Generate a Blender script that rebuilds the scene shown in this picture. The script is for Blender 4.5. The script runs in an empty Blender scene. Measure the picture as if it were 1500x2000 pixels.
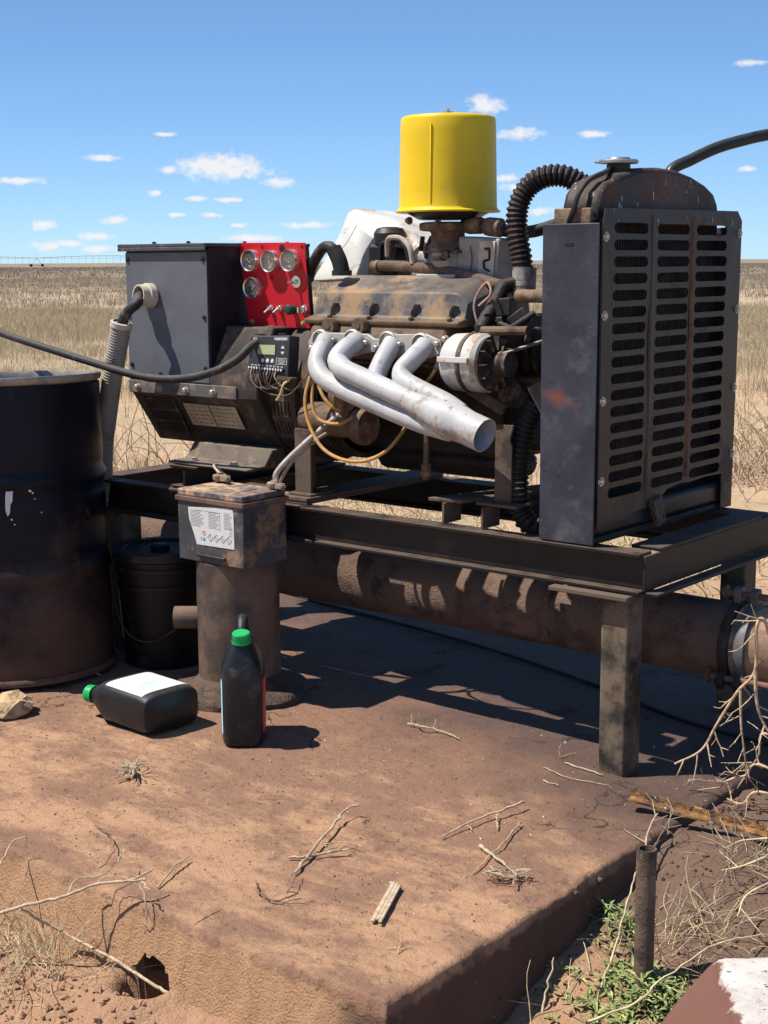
import bpy, bmesh, math, random
import numpy as np
from mathutils import Vector, Matrix, Quaternion, noise as mnoise

# ------------------------------------------------------------------ camera, sky, sun, exposure
scene = bpy.context.scene
COL = scene.collection
R = math.radians
PITCH, ROLL, HEAD = math.atan(490/2790.0), R(0.35), R(50.6)
Hd = Vector((-math.cos(HEAD), math.sin(HEAD), 0)); Rt = Vector((Hd.y, -Hd.x, 0)); Up = Vector((0, 0, 1))
fwd = Hd*math.cos(PITCH) - Up*math.sin(PITCH); upv = Hd*math.sin(PITCH) + Up*math.cos(PITCH)
r2 = Rt*math.cos(ROLL) - upv*math.sin(ROLL); u2 = upv*math.cos(ROLL) + Rt*math.sin(ROLL)
cam_d = bpy.data.cameras.new('camera'); cam = bpy.data.objects.new('camera', cam_d); COL.objects.link(cam)
mw = Matrix((r2, u2, -fwd)).transposed().to_4x4(); mw.translation = Vector((1.716, -3.038, 1.29)); cam.matrix_world = mw
cam_d.sensor_fit = 'VERTICAL'; cam_d.sensor_height = 36.0; cam_d.lens = 36.0*2790/2000
cam_d.clip_start = 0.05; cam_d.clip_end = 20000
scene.camera = cam
scene.render.resolution_x, scene.render.resolution_y = 768, 1024

SUN = Vector((-0.417, -0.395, 1.0)).normalized()
SUN_EL = math.asin(SUN.z); SUN_ROT = math.atan2(-SUN.x, SUN.y)
SKY_STRENGTH = 0.084
world = bpy.data.worlds.new('World'); scene.world = world; world.use_nodes = True
sun_d = bpy.data.lights.new('sun', 'SUN'); sun_d.energy = 5.0; sun_d.angle = R(0.55); sun_d.color = (1.0, 0.945, 0.86)
sun = bpy.data.objects.new('sun', sun_d); COL.objects.link(sun)
sun.rotation_euler = (-SUN).to_track_quat('-Z', 'Y').to_euler()
sun.location = (-4, -4, 9)
vs = scene.view_settings; vs.view_transform = 'Standard'; vs.look = 'None'; vs.exposure = 0.55; vs.gamma = 1.0; vs.use_curve_mapping = False
scene.cycles.max_bounces = 4; scene.cycles.diffuse_bounces = 2; scene.cycles.glossy_bounces = 2
scene.cycles.use_adaptive_sampling = True; scene.cycles.adaptive_threshold = 0.02
scene.cycles.transparent_max_bounces = 12; scene.cycles.use_denoising = True
scene.cycles.sample_clamp_indirect = 4.0

# azimuth, elevation, half width, half height (radians) of the small fair-weather clouds low over the plain
CLOUDS = [
    (2.3659, 0.0621, .039, .0085), (2.3786, 0.0648, .020, .0080), (2.3596, 0.0662, .018, .0075), (2.4027, 0.0614, .007, .003), (2.3301, 0.0530, .012, .0042),
    (2.4455, 0.0688, .013, .0028), (2.4047, 0.0847, .008, .0016), (2.5011, 0.0539, .019, .0028),
    (2.1876, 0.1024, .016, .006), (2.1910, 0.1048, .009, .0060), (2.1650, 0.0842, .017, .0050), (2.1160, 0.0831, .0115, .0028), (2.1734, 0.0550, .010, .0028),
    (2.1664, 0.0488, .013, .0028), (2.1506, 0.0330, .013, .0034), (2.0156, 0.1258, .014, .0026), (2.4131, 0.0459, .0065, .0026),
    (2.3843, 0.0428, .0095, .0023), (2.3626, 0.0418, .011, .0021), (2.4393, 0.0283, .014, .0032), (2.4872, 0.0250, .010, .0042),
    (2.4529, 0.0178, .013, .0036), (2.4859, 0.0112, .011, .0042), (2.4697, 0.0128, .011, .0030), (2.4522, 0.0093, .013, .0032),
    (2.3486, 0.0161, .021, .0032), (2.3106, 0.0245, .020, .0026), (2.3985, 0.0316, .007, .0022), (2.3743, 0.0316, .008, .0022),
    (2.3571, 0.0247, .0065, .002), (2.0140, 0.0586, .007, .0022),
]
def build_world():
    nt = world.node_tree; N = nt.nodes; L = nt.links; N.clear()
    def node(t, **k):
        n = N.new(t)
        for a, b in k.items(): setattr(n, a, b)
        return n
    def math_(op, a, b=None, c=None, clamp=False):
        n = node('ShaderNodeMath', operation=op, use_clamp=clamp)
        for i, s in enumerate((a, b, c)):
            if s is None: continue
            if isinstance(s, (int, float)): n.inputs[i].default_value = s
            else: L.new(s, n.inputs[i])
        return n.outputs[0]
    tc = node('ShaderNodeTexCoord'); sep = node('ShaderNodeSeparateXYZ'); L.new(tc.outputs['Generated'], sep.inputs[0])
    az = math_('ARCTAN2', sep.outputs[1], sep.outputs[0]); el = math_('ARCSINE', sep.outputs[2])
    cmb = node('ShaderNodeCombineXYZ'); L.new(az, cmb.inputs[0]); L.new(el, cmb.inputs[1])
    nz = node('ShaderNodeTexNoise'); nz.inputs['Scale'].default_value = 120; nz.inputs['Detail'].default_value = 5; nz.inputs['Roughness'].default_value = .62
    mp = node('ShaderNodeMapping'); mp.inputs['Scale'].default_value = (1, 1.35, 1); L.new(cmb.outputs[0], mp.inputs[0]); L.new(mp.outputs[0], nz.inputs['Vector'])
    best = None
    for a, e, w, h in CLOUDS:
        s = node('ShaderNodeVectorMath', operation='SUBTRACT'); L.new(cmb.outputs[0], s.inputs[0]); s.inputs[1].default_value = (a, e, 0)
        m = node('ShaderNodeVectorMath', operation='MULTIPLY'); L.new(s.outputs[0], m.inputs[0]); m.inputs[1].default_value = (1/w, 1/h, 0)
        l = node('ShaderNodeVectorMath', operation='LENGTH'); L.new(m.outputs[0], l.inputs[0])
        best = l.outputs['Value'] if best is None else math_('MINIMUM', best, l.outputs['Value'])
    # the same kind of small clouds all round the rest of the horizon
    vm = node('ShaderNodeMapping'); vm.inputs['Scale'].default_value = (9, 34, 1); L.new(cmb.outputs[0], vm.inputs[0])
    vo = node('ShaderNodeTexVoronoi', voronoi_dimensions='2D'); vo.inputs['Scale'].default_value = 1.0; L.new(vm.outputs[0], vo.inputs['Vector'])
    vd = math_('MULTIPLY', vo.outputs['Distance'], 6.0)
    away = math_('ABSOLUTE', math_('SUBTRACT', az, 2.257))
    vd = math_('ADD', vd, math_('MULTIPLY', math_('LESS_THAN', away, 0.30), 9.0))
    vd = math_('ADD', vd, math_('MULTIPLY', math_('GREATER_THAN', el, 0.22), 9.0))
    best = math_('MINIMUM', best, vd)
    dens = math_('ADD', math_('SUBTRACT', 1.0, best), math_('MULTIPLY', math_('SUBTRACT', nz.outputs['Fac'], 0.50), 2.0))
    fac = math_('MULTIPLY', math_('SMOOTH_MIN', math_('MAXIMUM', math_('MULTIPLY', dens, 1.35), 0.0), 0.92, 0.2), 1.0, clamp=True)
    sky = node('ShaderNodeTexSky', sky_type='NISHITA', sun_disc=False, sun_elevation=SUN_EL, sun_rotation=SUN_ROT)
    sky.altitude = 3000; sky.air_density = 1.0; sky.dust_density = 0.0; sky.ozone_density = 3.0
    b1 = node('ShaderNodeBackground'); b1.inputs['Strength'].default_value = SKY_STRENGTH; gm_ = node('ShaderNodeGamma'); gm_.inputs[1].default_value = .76; L.new(sky.outputs[0], gm_.inputs[0])
    tn = node('ShaderNodeMix', data_type='RGBA', blend_type='MULTIPLY'); tn.inputs[0].default_value = 1; tn.inputs[7].default_value = (.92, 1.25, 1.64, 1); L.new(gm_.outputs[0], tn.inputs[6]); L.new(tn.outputs[2], b1.inputs[0])
    b2 = node('ShaderNodeBackground'); b2.inputs[0].default_value = (.93, .92, .93, 1); b2.inputs['Strength'].default_value = 0.68
    mx = node('ShaderNodeMixShader'); L.new(fac, mx.inputs[0]); L.new(b1.outputs[0], mx.inputs[1]); L.new(b2.outputs[0], mx.inputs[2])
    out = node('ShaderNodeOutputWorld'); L.new(mx.outputs[0], out.inputs[0])
build_world()

# ------------------------------------------------------------------ helpers
ORI = {}
def thing(name, label, cat, loc=(0, 0, 0), group=None):
    o = bpy.data.objects.new(name, None); COL.objects.link(o); o.empty_display_size = .05
    o.location = loc; ORI[o] = Vector(loc); o['label'] = label; o['category'] = cat
    if group: o['group'] = group
    return o

class MB:
    def __init__(s): s.v = []; s.f = []
    def add(s, vs, fs):
        b = len(s.v); s.v += [tuple(p) for p in vs]; s.f += [tuple(b+i for i in f) for f in fs]; return s
    def box(s, x0, x1, y0, y1, z0, z1):
        return s.add([(x0,y0,z0),(x1,y0,z0),(x1,y1,z0),(x0,y1,z0),(x0,y0,z1),(x1,y0,z1),(x1,y1,z1),(x0,y1,z1)],
                     [(3,2,1,0),(4,5,6,7),(0,1,5,4),(1,2,6,5),(2,3,7,6),(3,0,4,7)])
    def obox(s, c, size, ax=(1,0,0), up=(0,0,1)):
        c = Vector(c); a = Vector(ax).normalized(); u = Vector(up); u = (u - a*u.dot(a)).normalized(); b = u.cross(a)
        hx, hy, hz = size[0]/2, size[1]/2, size[2]/2
        vs = [c+a*i*hx+b*j*hy+u*k*hz for k in (-1,1) for i, j in ((-1,-1),(1,-1),(1,1),(-1,1))]
        return s.add(vs, [(3,2,1,0),(4,5,6,7),(0,1,5,4),(1,2,6,5),(2,3,7,6),(3,0,4,7)])
    def prism(s, poly, axis, d0, d1):
        # poly: 2d points in the plane across axis (x:(y,z), y:(x,z), z:(x,y))
        def P(p, d): return {'x': (d, p[0], p[1]), 'y': (p[0], d, p[1]), 'z': (p[0], p[1], d)}[axis]
        n = len(poly); vs = [P(p, d0) for p in poly]+[P(p, d1) for p in poly]
        fs = [tuple(range(n)), tuple(range(2*n-1, n-1, -1))]+[(i, i+n, (i+1) % n+n, (i+1) % n) for i in range(n)]
        return s.add(vs, fs)
    def tube(s, pts, r, n=10, caps=True):
        pts = [Vector(p) for p in pts]; m = len(pts)
        rs = [r]*m if isinstance(r, (int, float)) else list(r)
        T = [(pts[min(i+1, m-1)]-pts[max(i-1, 0)]).normalized() for i in range(m)]
        u = T[0].orthogonal().normalized(); vs = []
        for i in range(m):
            u = (u-T[i]*u.dot(T[i])); u = u.normalized() if u.length > 1e-6 else T[i].orthogonal().normalized()
            w = T[i].cross(u)
            vs += [pts[i]+(u*math.cos(2*math.pi*k/n)+w*math.sin(2*math.pi*k/n))*rs[i] for k in range(n)]
        fs = [(i*n+k, i*n+(k+1) % n, (i+1)*n+(k+1) % n, (i+1)*n+k) for i in range(m-1) for k in range(n)]
        if caps: fs += [tuple(range(n-1, -1, -1)), tuple(range((m-1)*n, m*n))]
        return s.add(vs, fs)
    def lathe(s, prof, o, axis=(0,0,1), n=24, caps=True, ref=None):
        # prof: (radius, distance along axis)
        o = Vector(o); a = Vector(axis).normalized(); u = Vector(ref) if ref else a.orthogonal(); u = (u-a*u.dot(a)).normalized(); w = a.cross(u)
        vs = [o+a*t+(u*math.cos(2*math.pi*k/n)+w*math.sin(2*math.pi*k/n))*r for r, t in prof for k in range(n)]
        m = len(prof)
        fs = [(i*n+k, i*n+(k+1) % n, (i+1)*n+(k+1) % n, (i+1)*n+k) for i in range(m-1) for k in range(n)]
        if caps:
            if prof[0][0] > 1e-5: fs.append(tuple(range(n-1, -1, -1)))
            if prof[-1][0] > 1e-5: fs.append(tuple(range((m-1)*n, m*n)))
        return s.add(vs, fs)
    def loft(s, rings, caps=True):
        n = len(rings[0]); vs = [p for r in rings for p in r]; m = len(rings)
        fs = [(i*n+k, i*n+(k+1) % n, (i+1)*n+(k+1) % n, (i+1)*n+k) for i in range(m-1) for k in range(n)]
        if caps: fs += [tuple(range(n-1, -1, -1)), tuple(range((m-1)*n, m*n))]
        return s.add(vs, fs)
    def grid(s, fn, nu, nv):
        vs = [fn(i/nu, j/nv) for i in range(nu+1) for j in range(nv+1)]; w = nv+1
        return s.add(vs, [(i*w+j, (i+1)*w+j, (i+1)*w+j+1, i*w+j+1) for i in range(nu) for j in range(nv)])
    def build(s, name, m, parent=None, smooth=32, bevel=0, seg=2, label=None, origin=None, jit=0):
        me = bpy.data.meshes.new(name)
        o0 = ORI.get(parent, Vector()) if parent is not None else Vector(origin or (0, 0, 0))
        vv = [(p[0]-o0.x, p[1]-o0.y, p[2]-o0.z) for p in s.v]
        if jit:
            vv = [tuple(c+jit*e for c, e in zip(p, mnoise.noise_vector(Vector(p)*9))) for p in vv]
        me.from_pydata(vv, [], s.f); me.validate()
        bm = bmesh.new(); bm.from_mesh(me); bmesh.ops.recalc_face_normals(bm, faces=bm.faces); bm.to_mesh(me); bm.free()
        me.materials.append(MAT[m] if isinstance(m, str) else m)
        o = bpy.data.objects.new(name, me); COL.objects.link(o)
        if parent is not None: o.parent = parent
        else: o.location = o0
        ORI[o] = o0
        if bevel:
            b = o.modifiers.new('bevel', 'BEVEL'); b.width = bevel; b.segments = seg; b.limit_method = 'ANGLE'; b.angle_limit = R(40)
        if smooth:
            me.polygons.foreach_set('use_smooth', [True]*len(me.polygons)); me.set_sharp_from_angle(angle=R(smooth))
        if label: o['label'] = label
        return o
def tag(o, label, cat, group=None):
    o['label'] = label; o['category'] = cat
    if group: o['group'] = group
    return o
def spline(pts, k=8):
    P = [Vector(p) for p in pts]; P = [P[0]*2-P[1]]+P+[P[-1]*2-P[-2]]; out = []
    for i in range(1, len(P)-2):
        for j in range(k):
            t = j/k; a, b, c, d = P[i-1], P[i], P[i+1], P[i+2]
            out.append(.5*((2*b)+(c-a)*t+(2*a-5*b+4*c-d)*t*t+(3*b-a-3*c+d)*t**3))
    out.append(P[-2]); return out
def resample(pts, step):
    out = [pts[0].copy()]; acc = 0
    for a, b in zip(pts, pts[1:]):
        l = (b-a).length; t = step-acc
        while t <= l: out.append(a.lerp(b, t/l)); t += step
        acc = (acc+l) % step
    return out
def ribbed(path, r, pitch, depth, n=14):
    p = resample(spline(path, 24), pitch/4); rs = [r-depth*(0, .15, 1, .85)[i % 4] for i in range(len(p))]
    return MB().tube(p, rs, n)
def bolt(mb, c, axis, r=.008, h=.008):
    mb.lathe([(r*1.45, 0), (r*1.45, h*.25)], c, axis, 12); mb.lathe([(r, h*.2), (r, h), (r*.7, h*1.15)], c, axis, 6); return mb

# ------------------------------------------------------------------ materials
MAT = {}
def mat(name, base, rough=.6, metal=0, var=.18, vs=9, dust=None, da=.4, ds=7, top=0, spots=None, st=.66, ss=30, bump=.15, bs=90, bd=.004, streak=None, sa=.5, spec=.32, stretch=None, coat=0, sharp=.12):
    m = bpy.data.materials.new(name); m.use_nodes = True; nt = m.node_tree; N = nt.nodes; L = nt.links
    bs_ = N['Principled BSDF']; geo = N.new('ShaderNodeNewGeometry')
    def noise(scale, detail=6, ro=.6, vec=None):
        n = N.new('ShaderNodeTexNoise'); n.inputs['Scale'].default_value = scale; n.inputs['Detail'].default_value = detail; n.inputs['Roughness'].default_value = ro
        L.new(vec or geo.outputs['Position'], n.inputs['Vector']); return n.outputs['Fac']
    def ramp(s, a, b):
        r = N.new('ShaderNodeMapRange'); r.clamp = True; r.interpolation_type = 'SMOOTHSTEP'
        L.new(s, r.inputs['Value']); r.inputs['From Min'].default_value = a; r.inputs['From Max'].default_value = b; return r.outputs[0]
    def mixc(f, a, b):
        x = N.new('ShaderNodeMix'); x.data_type = 'RGBA'
        if isinstance(f, float): x.inputs[0].default_value = f
        else: L.new(f, x.inputs[0])
        for i, c in ((6, a), (7, b)):
            if isinstance(c, tuple): x.inputs[i].default_value = (*c[:3], 1)
            else: L.new(c, x.inputs[i])
        return x.outputs[2]
    def mth(op, a, b):
        x = N.new('ShaderNodeMath'); x.operation = op; x.use_clamp = True
        for i, c in enumerate((a, b)):
            if isinstance(c, (int, float)): x.inputs[i].default_value = c
            else: L.new(c, x.inputs[i])
        return x.outputs[0]
    vec = None
    if stretch:
        mp = N.new('ShaderNodeMapping'); mp.inputs['Scale'].default_value = stretch; L.new(geo.outputs['Position'], mp.inputs[0]); vec = mp.outputs[0]
    lo = tuple(c*(1-var) for c in base); hi = tuple(min(1, c*(1+var)) for c in base)
    col = mixc(ramp(noise(vs, 5, .65, vec), .3, .7), lo, hi)
    rg = None
    if streak:
        mp = N.new('ShaderNodeMapping'); mp.inputs['Scale'].default_value = (26, 26, 1.6); L.new(geo.outputs['Position'], mp.inputs[0])
        col = mixc(ramp(noise(1.0, 5, .6, mp.outputs[0]), 1-sa*.85, 1-sa*.85+.18), col, streak)
    df = None
    if dust or top:
        d = dust or (.23, .155, .10)
        df = ramp(noise(ds, 7, .68), .74-.5*da, .74-.5*da+sharp)
        if top:
            sp = N.new('ShaderNodeSeparateXYZ'); L.new(geo.outputs['Normal'], sp.inputs[0])
            df = mth('MAXIMUM', df, mth('MULTIPLY', mth('MULTIPLY', ramp(sp.outputs[2], .25, .9), ramp(noise(ds*2.3, 6, .6), .28, .55)), top))
        col = mixc(df, col, d)
    if spots:
        col = mixc(ramp(noise(ss, 5, .6), st, st+.05), col, spots)
    L.new(col, bs_.inputs['Base Color'])
    if df is not None:
        mr = N.new('ShaderNodeMapRange'); L.new(df, mr.inputs['Value']); mr.inputs['To Min'].default_value = rough; mr.inputs['To Max'].default_value = .92
        L.new(mr.outputs[0], bs_.inputs['Roughness'])
        if metal:
            mr = N.new('ShaderNodeMapRange'); L.new(df, mr.inputs['Value']); mr.inputs['To Min'].default_value = metal; mr.inputs['To Max'].default_value = 0
            L.new(mr.outputs[0], bs_.inputs['Metallic'])
    else:
        bs_.inputs['Roughness'].default_value = rough; bs_.inputs['Metallic'].default_value = metal
    bs_.inputs['Specular IOR Level'].default_value = spec
    if coat: bs_.inputs['Coat Weight'].default_value = coat
    if bump:
        b = N.new('ShaderNodeBump'); b.inputs['Strength'].default_value = bump; b.inputs['Distance'].default_value = bd
        L.new(noise(bs, 5, .6), b.inputs['Height']); L.new(b.outputs[0], bs_.inputs['Normal'])
    MAT[name] = m; return m
DUST = (.235, .16, .11); TAN = (.34, .235, .145)
mat('steel_black', (.014, .011, .010), .5, 0, .3, 6, (.105, .070, .048), .40, 6, .8, sharp=.4, bump=.3, bs=120)
mat('steel_leg', (.030, .025, .021), .6, 0, .35, 6, (.165, .12, .08), .72, 9, .7, bump=.3, bs=330, bd=.004, sharp=.2)
mat('steel_post', (.036, .029, .025), .75, 0, .25, 6, (.115, .082, .06), .72, 4, .6, bump=.35, bs=140)
mat('radiator_black', (.016, .016, .020), .42, 0, .35, 7, (.08, .07, .06), .30, 9, .3, spots=(.012, .012, .015), st=.68, ss=45, bump=.2, bs=70)
mat('radiator_side', (.030, .033, .048), .5, 0, .4, 5, (.11, .105, .095), .46, 8, .2, sharp=.35, spots=(.02, .02, .025), st=.65, ss=55, bump=.25, bs=70)
mat('grille_black', (.020, .017, .017), .42, 0, .3, 8, (.085, .062, .05), .34, 6, .5, streak=(.11, .085, .07), sa=.30, bump=.15, bs=80)
mat('grille_rust', (.13, .055, .03), .8, 0, .3, 20, (.04, .032, .03), .45, 14, 0)
mat('core', (.02, .019, .02), .7, 0, .3, 20, (.06, .045, .035), .4, 9)
mat('tank_rusty', (.026, .020, .018), .5, .1, .35, 10, (.085, .055, .04), .42, 8, .6, spots=(.55, .54, .5), st=.73, ss=38, bump=.2)
mat('foam', (.2, .13, .095), .95, 0, .3, 60, None, bump=1.0, bs=230, bd=.012, spots=(.03, .02, .015), st=.55, ss=170)
mat('galvanised', (.30, .31, .30), .4, .7, .15, 20, (.4, .35, .3), .3, 20)
mat('bolt_steel', (.42, .40, .36), .45, .6, .2, 60, DUST, .4, 60, .3)
mat('hose_black', (.018, .017, .017), .5, 0, .3, 12, (.12, .09, .075), .35, 10, .5)
mat('hose_red', (.018, .012, .013), .5, 0, .4, 14, (.10, .065, .052), .4, 12, .4)
mat('hose_brown', (.15, .105, .075), .9, 0, .2, 30, DUST, .5, 30, .6, bump=.5, bs=300)
mat('hose_green', (.014, .02, .018), .38, 0, .3, 8, (.12, .1, .08), .2, 12, .2)
mat('duct_tape', (.33, .30, .27), .6, 0, .2, 30, (.2, .15, .11), .5, 20)
mat('engine_black', (.018, .015, .014), .55, .1, .4, 10, (.075, .052, .04), .38, 8, .6, bump=.5, bs=110)
mat('engine_tan', (.14, .092, .058), .85, 0, .3, 12, (.06, .05, .045), .4, 14, 0, bump=.5, bs=120)
mat('valve_cover', (.075, .073, .075), .42, 0, .35, 9, (.29, .19, .11), .64, 6, .25, spots=(.03, .025, .025), st=.69, ss=30, bump=.15, bs=60, sharp=.16)
mat('header_white', (.42, .42, .42), .55, .05, .12, 9, (.30, .245, .19), .40, 11, .1, spots=(.15, .13, .11), st=.645, ss=46, bump=.08, bs=50)
mat('header_flange', (.40, .39, .37), .5, .1, .12, 12, (.42, .33, .25), .4, 14, .2, spots=(.07, .06, .055), st=.68, ss=45)
mat('pipe_inside', (.38, .40, .46), .7, 0, .15, 20)
mat('alt_white', (.50, .49, .46), .5, .1, .08, 14, (.34, .25, .17), .50, 14, .2)
mat('alt_dark', (.05, .042, .036), .6, .2, .4, 30, DUST, .45, 20, .4)
mat('belt', (.012, .011, .011), .7)
mat('yellow', (.70, .48, .010), .45, 0, .06, 6, (.58, .42, .06), .34, 9, 0, bump=.05, bs=40)
mat('brown_metal', (.13, .085, .06), .65, .2, .4, 18, (.22, .155, .1), .5, 18, .5, bump=.4, bs=120)
mat('module_grey', (.36, .33, .29), .6, .1, .2, 12, (.30, .22, .15), .45, 10, .3)
mat('white_plastic', (.54, .53, .49), .4, 0, .08, 9, (.34, .245, .16), .46, 8, 0, spots=(.20, .15, .11), st=.66, ss=26, spec=.4)
mat('plastic_black', (.016, .016, .018), .42, 0, .2, 20, (.1, .08, .065), .3, 18, .35)
mat('gen_grey', (.105, .110, .128), .5, 0, .12, 6, (.16, .145, .14), .26, 5, .35, bump=.08, bs=160)
mat('gen_black', (.008, .009, .014), .45, 0, .2, 6, (.022, .020, .020), .25, 6, .5)
mat('gen_frame', (.045, .044, .047), .6, 0, .3, 8, (.13, .09, .06), .40, 7, .6, spots=(.42, .2, .06), st=.76, ss=9, bump=.3, bs=110)
mat('gen_brown', (.04, .032, .027), .7, 0, .3, 9, (.13, .09, .062), .5, 9, .4, bump=.3)
mat('tan_plate', (.38, .31, .22), .75, 0, .15, 12, (.24, .17, .115), .4, 14)
mat('plate_print', (.10, .075, .055), .8)
mat('red', (.50, .013, .022), .38, 0, .07, 8, (.50, .07, .06), .26, 7, 0, bump=.04)
mat('chrome', (.72, .71, .68), .25, .9, .1, 40)
mat('dial', (.035, .037, .04), .5, 0, .1, 50)
mat('print_white', (.58, .58, .57), .6, 0, .04, 40)
mat('print_grey', (.22, .22, .23), .7)
mat('print_blue', (.10, .33, .55), .6)
mat('print_cyan', (.40, .66, .74), .5, 0, .08, 30)
mat('print_red', (.50, .03, .04), .5, 0, .1, 30)
mat('lcd', (.36, .39, .23), .3, 0, .05, 30)
mat('controller', (.035, .037, .042), .5, 0, .1, 20, (.10, .085, .07), .25, 25, .3)
mat('drum_navy', (.0035, .0045, .011), .40, 0, .3, 5, (.045, .034, .028), .26, 9, .3, spots=(.05, .047, .045), st=.72, ss=36, bump=.12, spec=.18)
mat('drum_rim', (.30, .27, .24), .5, .3, .3, 20, DUST, .4, 20, .3)
mat('drum_dirt', (.11, .066, .046), .9, 0, .3, 20, bump=.6, bs=120)
mat('pail', (.007, .004, .004), .45, 0, .3, 8, (.03, .022, .019), .3, 12, .3, spots=(.3, .28, .26), st=.76, ss=30)
mat('pail_lid', (.008, .008, .011), .45, 0, .3, 12, (.05, .04, .034), .35, 12, .5)
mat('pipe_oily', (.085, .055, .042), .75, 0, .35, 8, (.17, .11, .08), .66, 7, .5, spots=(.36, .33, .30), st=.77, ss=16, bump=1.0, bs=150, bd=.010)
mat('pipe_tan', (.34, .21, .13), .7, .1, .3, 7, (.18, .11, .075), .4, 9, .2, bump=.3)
mat('clamp', (.11, .11, .115), .5, .4, .3, 10, (.22, .16, .12), .35, 14, .2)
mat('standpipe', (.042, .035, .032), .6, .1, .3, 6, (.19, .12, .08), .78, 5, .6, bump=.25, bs=280, sharp=.35)
mat('standpipe_base', (.10, .066, .049), .95, 0, .3, 14, (.06, .043, .036), .4, 9, bump=1.0, bs=90, bd=.012)
mat('battery_case', (.060, .062, .070), .5, 0, .25, 8, (.24, .155, .09), .48, 7, .2, spots=(.42, .32, .17), st=.74, ss=14, bump=.2)
mat('battery_shade', (.055, .030, .025), .6, 0, .2, 9, (.12, .065, .045), .5, 7, .3, bump=.2)
mat('battery_top', (.085, .09, .105), .5, 0, .25, 9, (.46, .29, .165), .58, 9, .3, bump=.2)
mat('clamp_lead', (.27, .215, .165), .8, .2, .25, 40, DUST, .5, 30, bump=.5)
mat('jug_black', (.012, .0125, .0145), .36, 0, .2, 8, (.075, .066, .058), .34, 8, .35, bump=.12, bs=30)
mat('cap_green', (.012, .36, .10), .38, 0, .08, 30)
mat('cord_orange', (.48, .25, .06), .6, 0, .2, 30, (.33, .22, .13), .5, 30)
mat('wire_white', (.42, .37, .32), .6, 0, .2, 40, DUST, .5, 30)
mat('wire_brown', (.12, .075, .055), .7, 0, .3, 60)
mat('conduit', (.26, .235, .195), .75, 0, .15, 10, (.17, .13, .10), .4, 12)
mat('conduit_tip', (.48, .43, .34), .7, 0, .12, 20, (.30, .24, .17), .4, 20)
mat('rusty_iron', (.25, .125, .045), .9, 0, .45, 40, (.075, .042, .03), .55, 26, spots=(.46, .36, .27), st=.62, ss=60, bump=.9, bs=120, bd=.008)
mat('stub_pipe', (.13, .088, .062), .8, .1, .3, 20, (.06, .043, .034), .5, 14, bump=.8, bs=160)
mat('block_white', (.50, .46, .43), .7, 0, .12, 14, (.20, .085, .06), .46, 9, 0, spots=(.12, .055, .045), st=.60, ss=80, bump=.4, bs=90)
mat('block_brown', (.19, .082, .06), .75, 0, .3, 12, (.30, .16, .11), .45, 16, spots=(.70, .63, .56), st=.70, ss=18, bump=.5, bs=120)
mat('rock', (.46, .32, .18), .9, 0, .25, 25, (.25, .17, .11), .45, 20, bump=.9, bs=70, bd=.01)
mat('twig', (.50, .36, .22), .85, 0, .3, 60, (.25, .16, .10), .4, 40, bump=.4, bs=200)
mat('twig_pale', (.42, .33, .22), .85, 0, .25, 60, (.38, .28, .19), .4, 40)
mat('twig_dark', (.17, .105, .07), .9, 0, .3, 60)
mat('straw', (.53, .41, .22), .8, 0, .25, 14)
mat('leaf_green', (.20, .25, .085), .6, 0, .3, 40, (.38, .40, .15), .5, 40)
mat('pivot_grey', (.5, .52, .55), .6, .2, .1, 3)
mat('pebble_pale', (.45, .40, .34), .8, 0, .15, 60)
mat('mark_red', (.30, .075, .06), .7, 0, .25, 25, (.13, .12, .13), .42, 28)
mat('fin', (.06, .055, .052), .6, .3, .3, 30, (.11, .085, .065), .4, 12)
mat('galv_dim', (.12, .11, .10), .6, .3, .3, 20)
mat('belt_pale', (.36, .32, .27), .8, 0, .2, 40)
mat('module_lid', (.52, .45, .37), .6, .1, .15, 20, (.35, .26, .18), .4, 14)
mat('wire_pink', (.33, .21, .17), .6, 0, .2, 40)
mat('wire_yellow', (.62, .50, .22), .6, 0, .2, 40)
mat('lid_grey', (.055, .06, .065), .55, 0, .2, 12, (.16, .15, .14), .4, 14, .6)
mat('gen_grey_dirty', (.10, .097, .098), .6, 0, .2, 9, (.24, .17, .115), .5, 12, .4)
mat('guard_brown', (.06, .042, .032), .8, 0, .3, 20, (.12, .083, .058), .5, 16, .4)
mat('foot_dusty', (.09, .072, .058), .85, 0, .25, 14, (.20, .155, .112), .5, 12, .6)
mat('hole_red', (.09, .004, .006), .7)
mat('knob_green', (.03, .05, .042), .55, 0, .3, 60)
mat('lamp_red', (.45, .03, .03), .3)
mat('brass', (.55, .42, .18), .4, .7, .2, 60)
mat('cable_black', (.022, .022, .024), .55, 0, .2, 30, (.13, .105, .085), .35, 14, .5, bump=.5, bs=500, bd=.002)
mat('battery_rim', (.14, .085, .06), .75, 0, .25, 12, (.06, .055, .06), .45, 8)
mat('print_pale', (.60, .60, .60), .6, 0, .05)
def gauge_glass():
    m = bpy.data.materials.new('gauge_glass'); m.use_nodes = True; N = m.node_tree.nodes; L = m.node_tree.links
    t = N.new('ShaderNodeBsdfTransparent'); g = N.new('ShaderNodeBsdfGlossy'); g.inputs['Roughness'].default_value = .12
    d = N.new('ShaderNodeBsdfDiffuse'); d.inputs[0].default_value = (.45, .40, .34, 1)
    a = N.new('ShaderNodeMixShader'); a.inputs[0].default_value = .07; L.new(t.outputs[0], a.inputs[1]); L.new(g.outputs[0], a.inputs[2])
    b = N.new('ShaderNodeMixShader'); b.inputs[0].default_value = .10; L.new(a.outputs[0], b.inputs[1]); L.new(d.outputs[0], b.inputs[2])
    L.new(b.outputs[0], N['Material Output'].inputs[0]); MAT['gauge_glass'] = m
gauge_glass()
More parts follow.
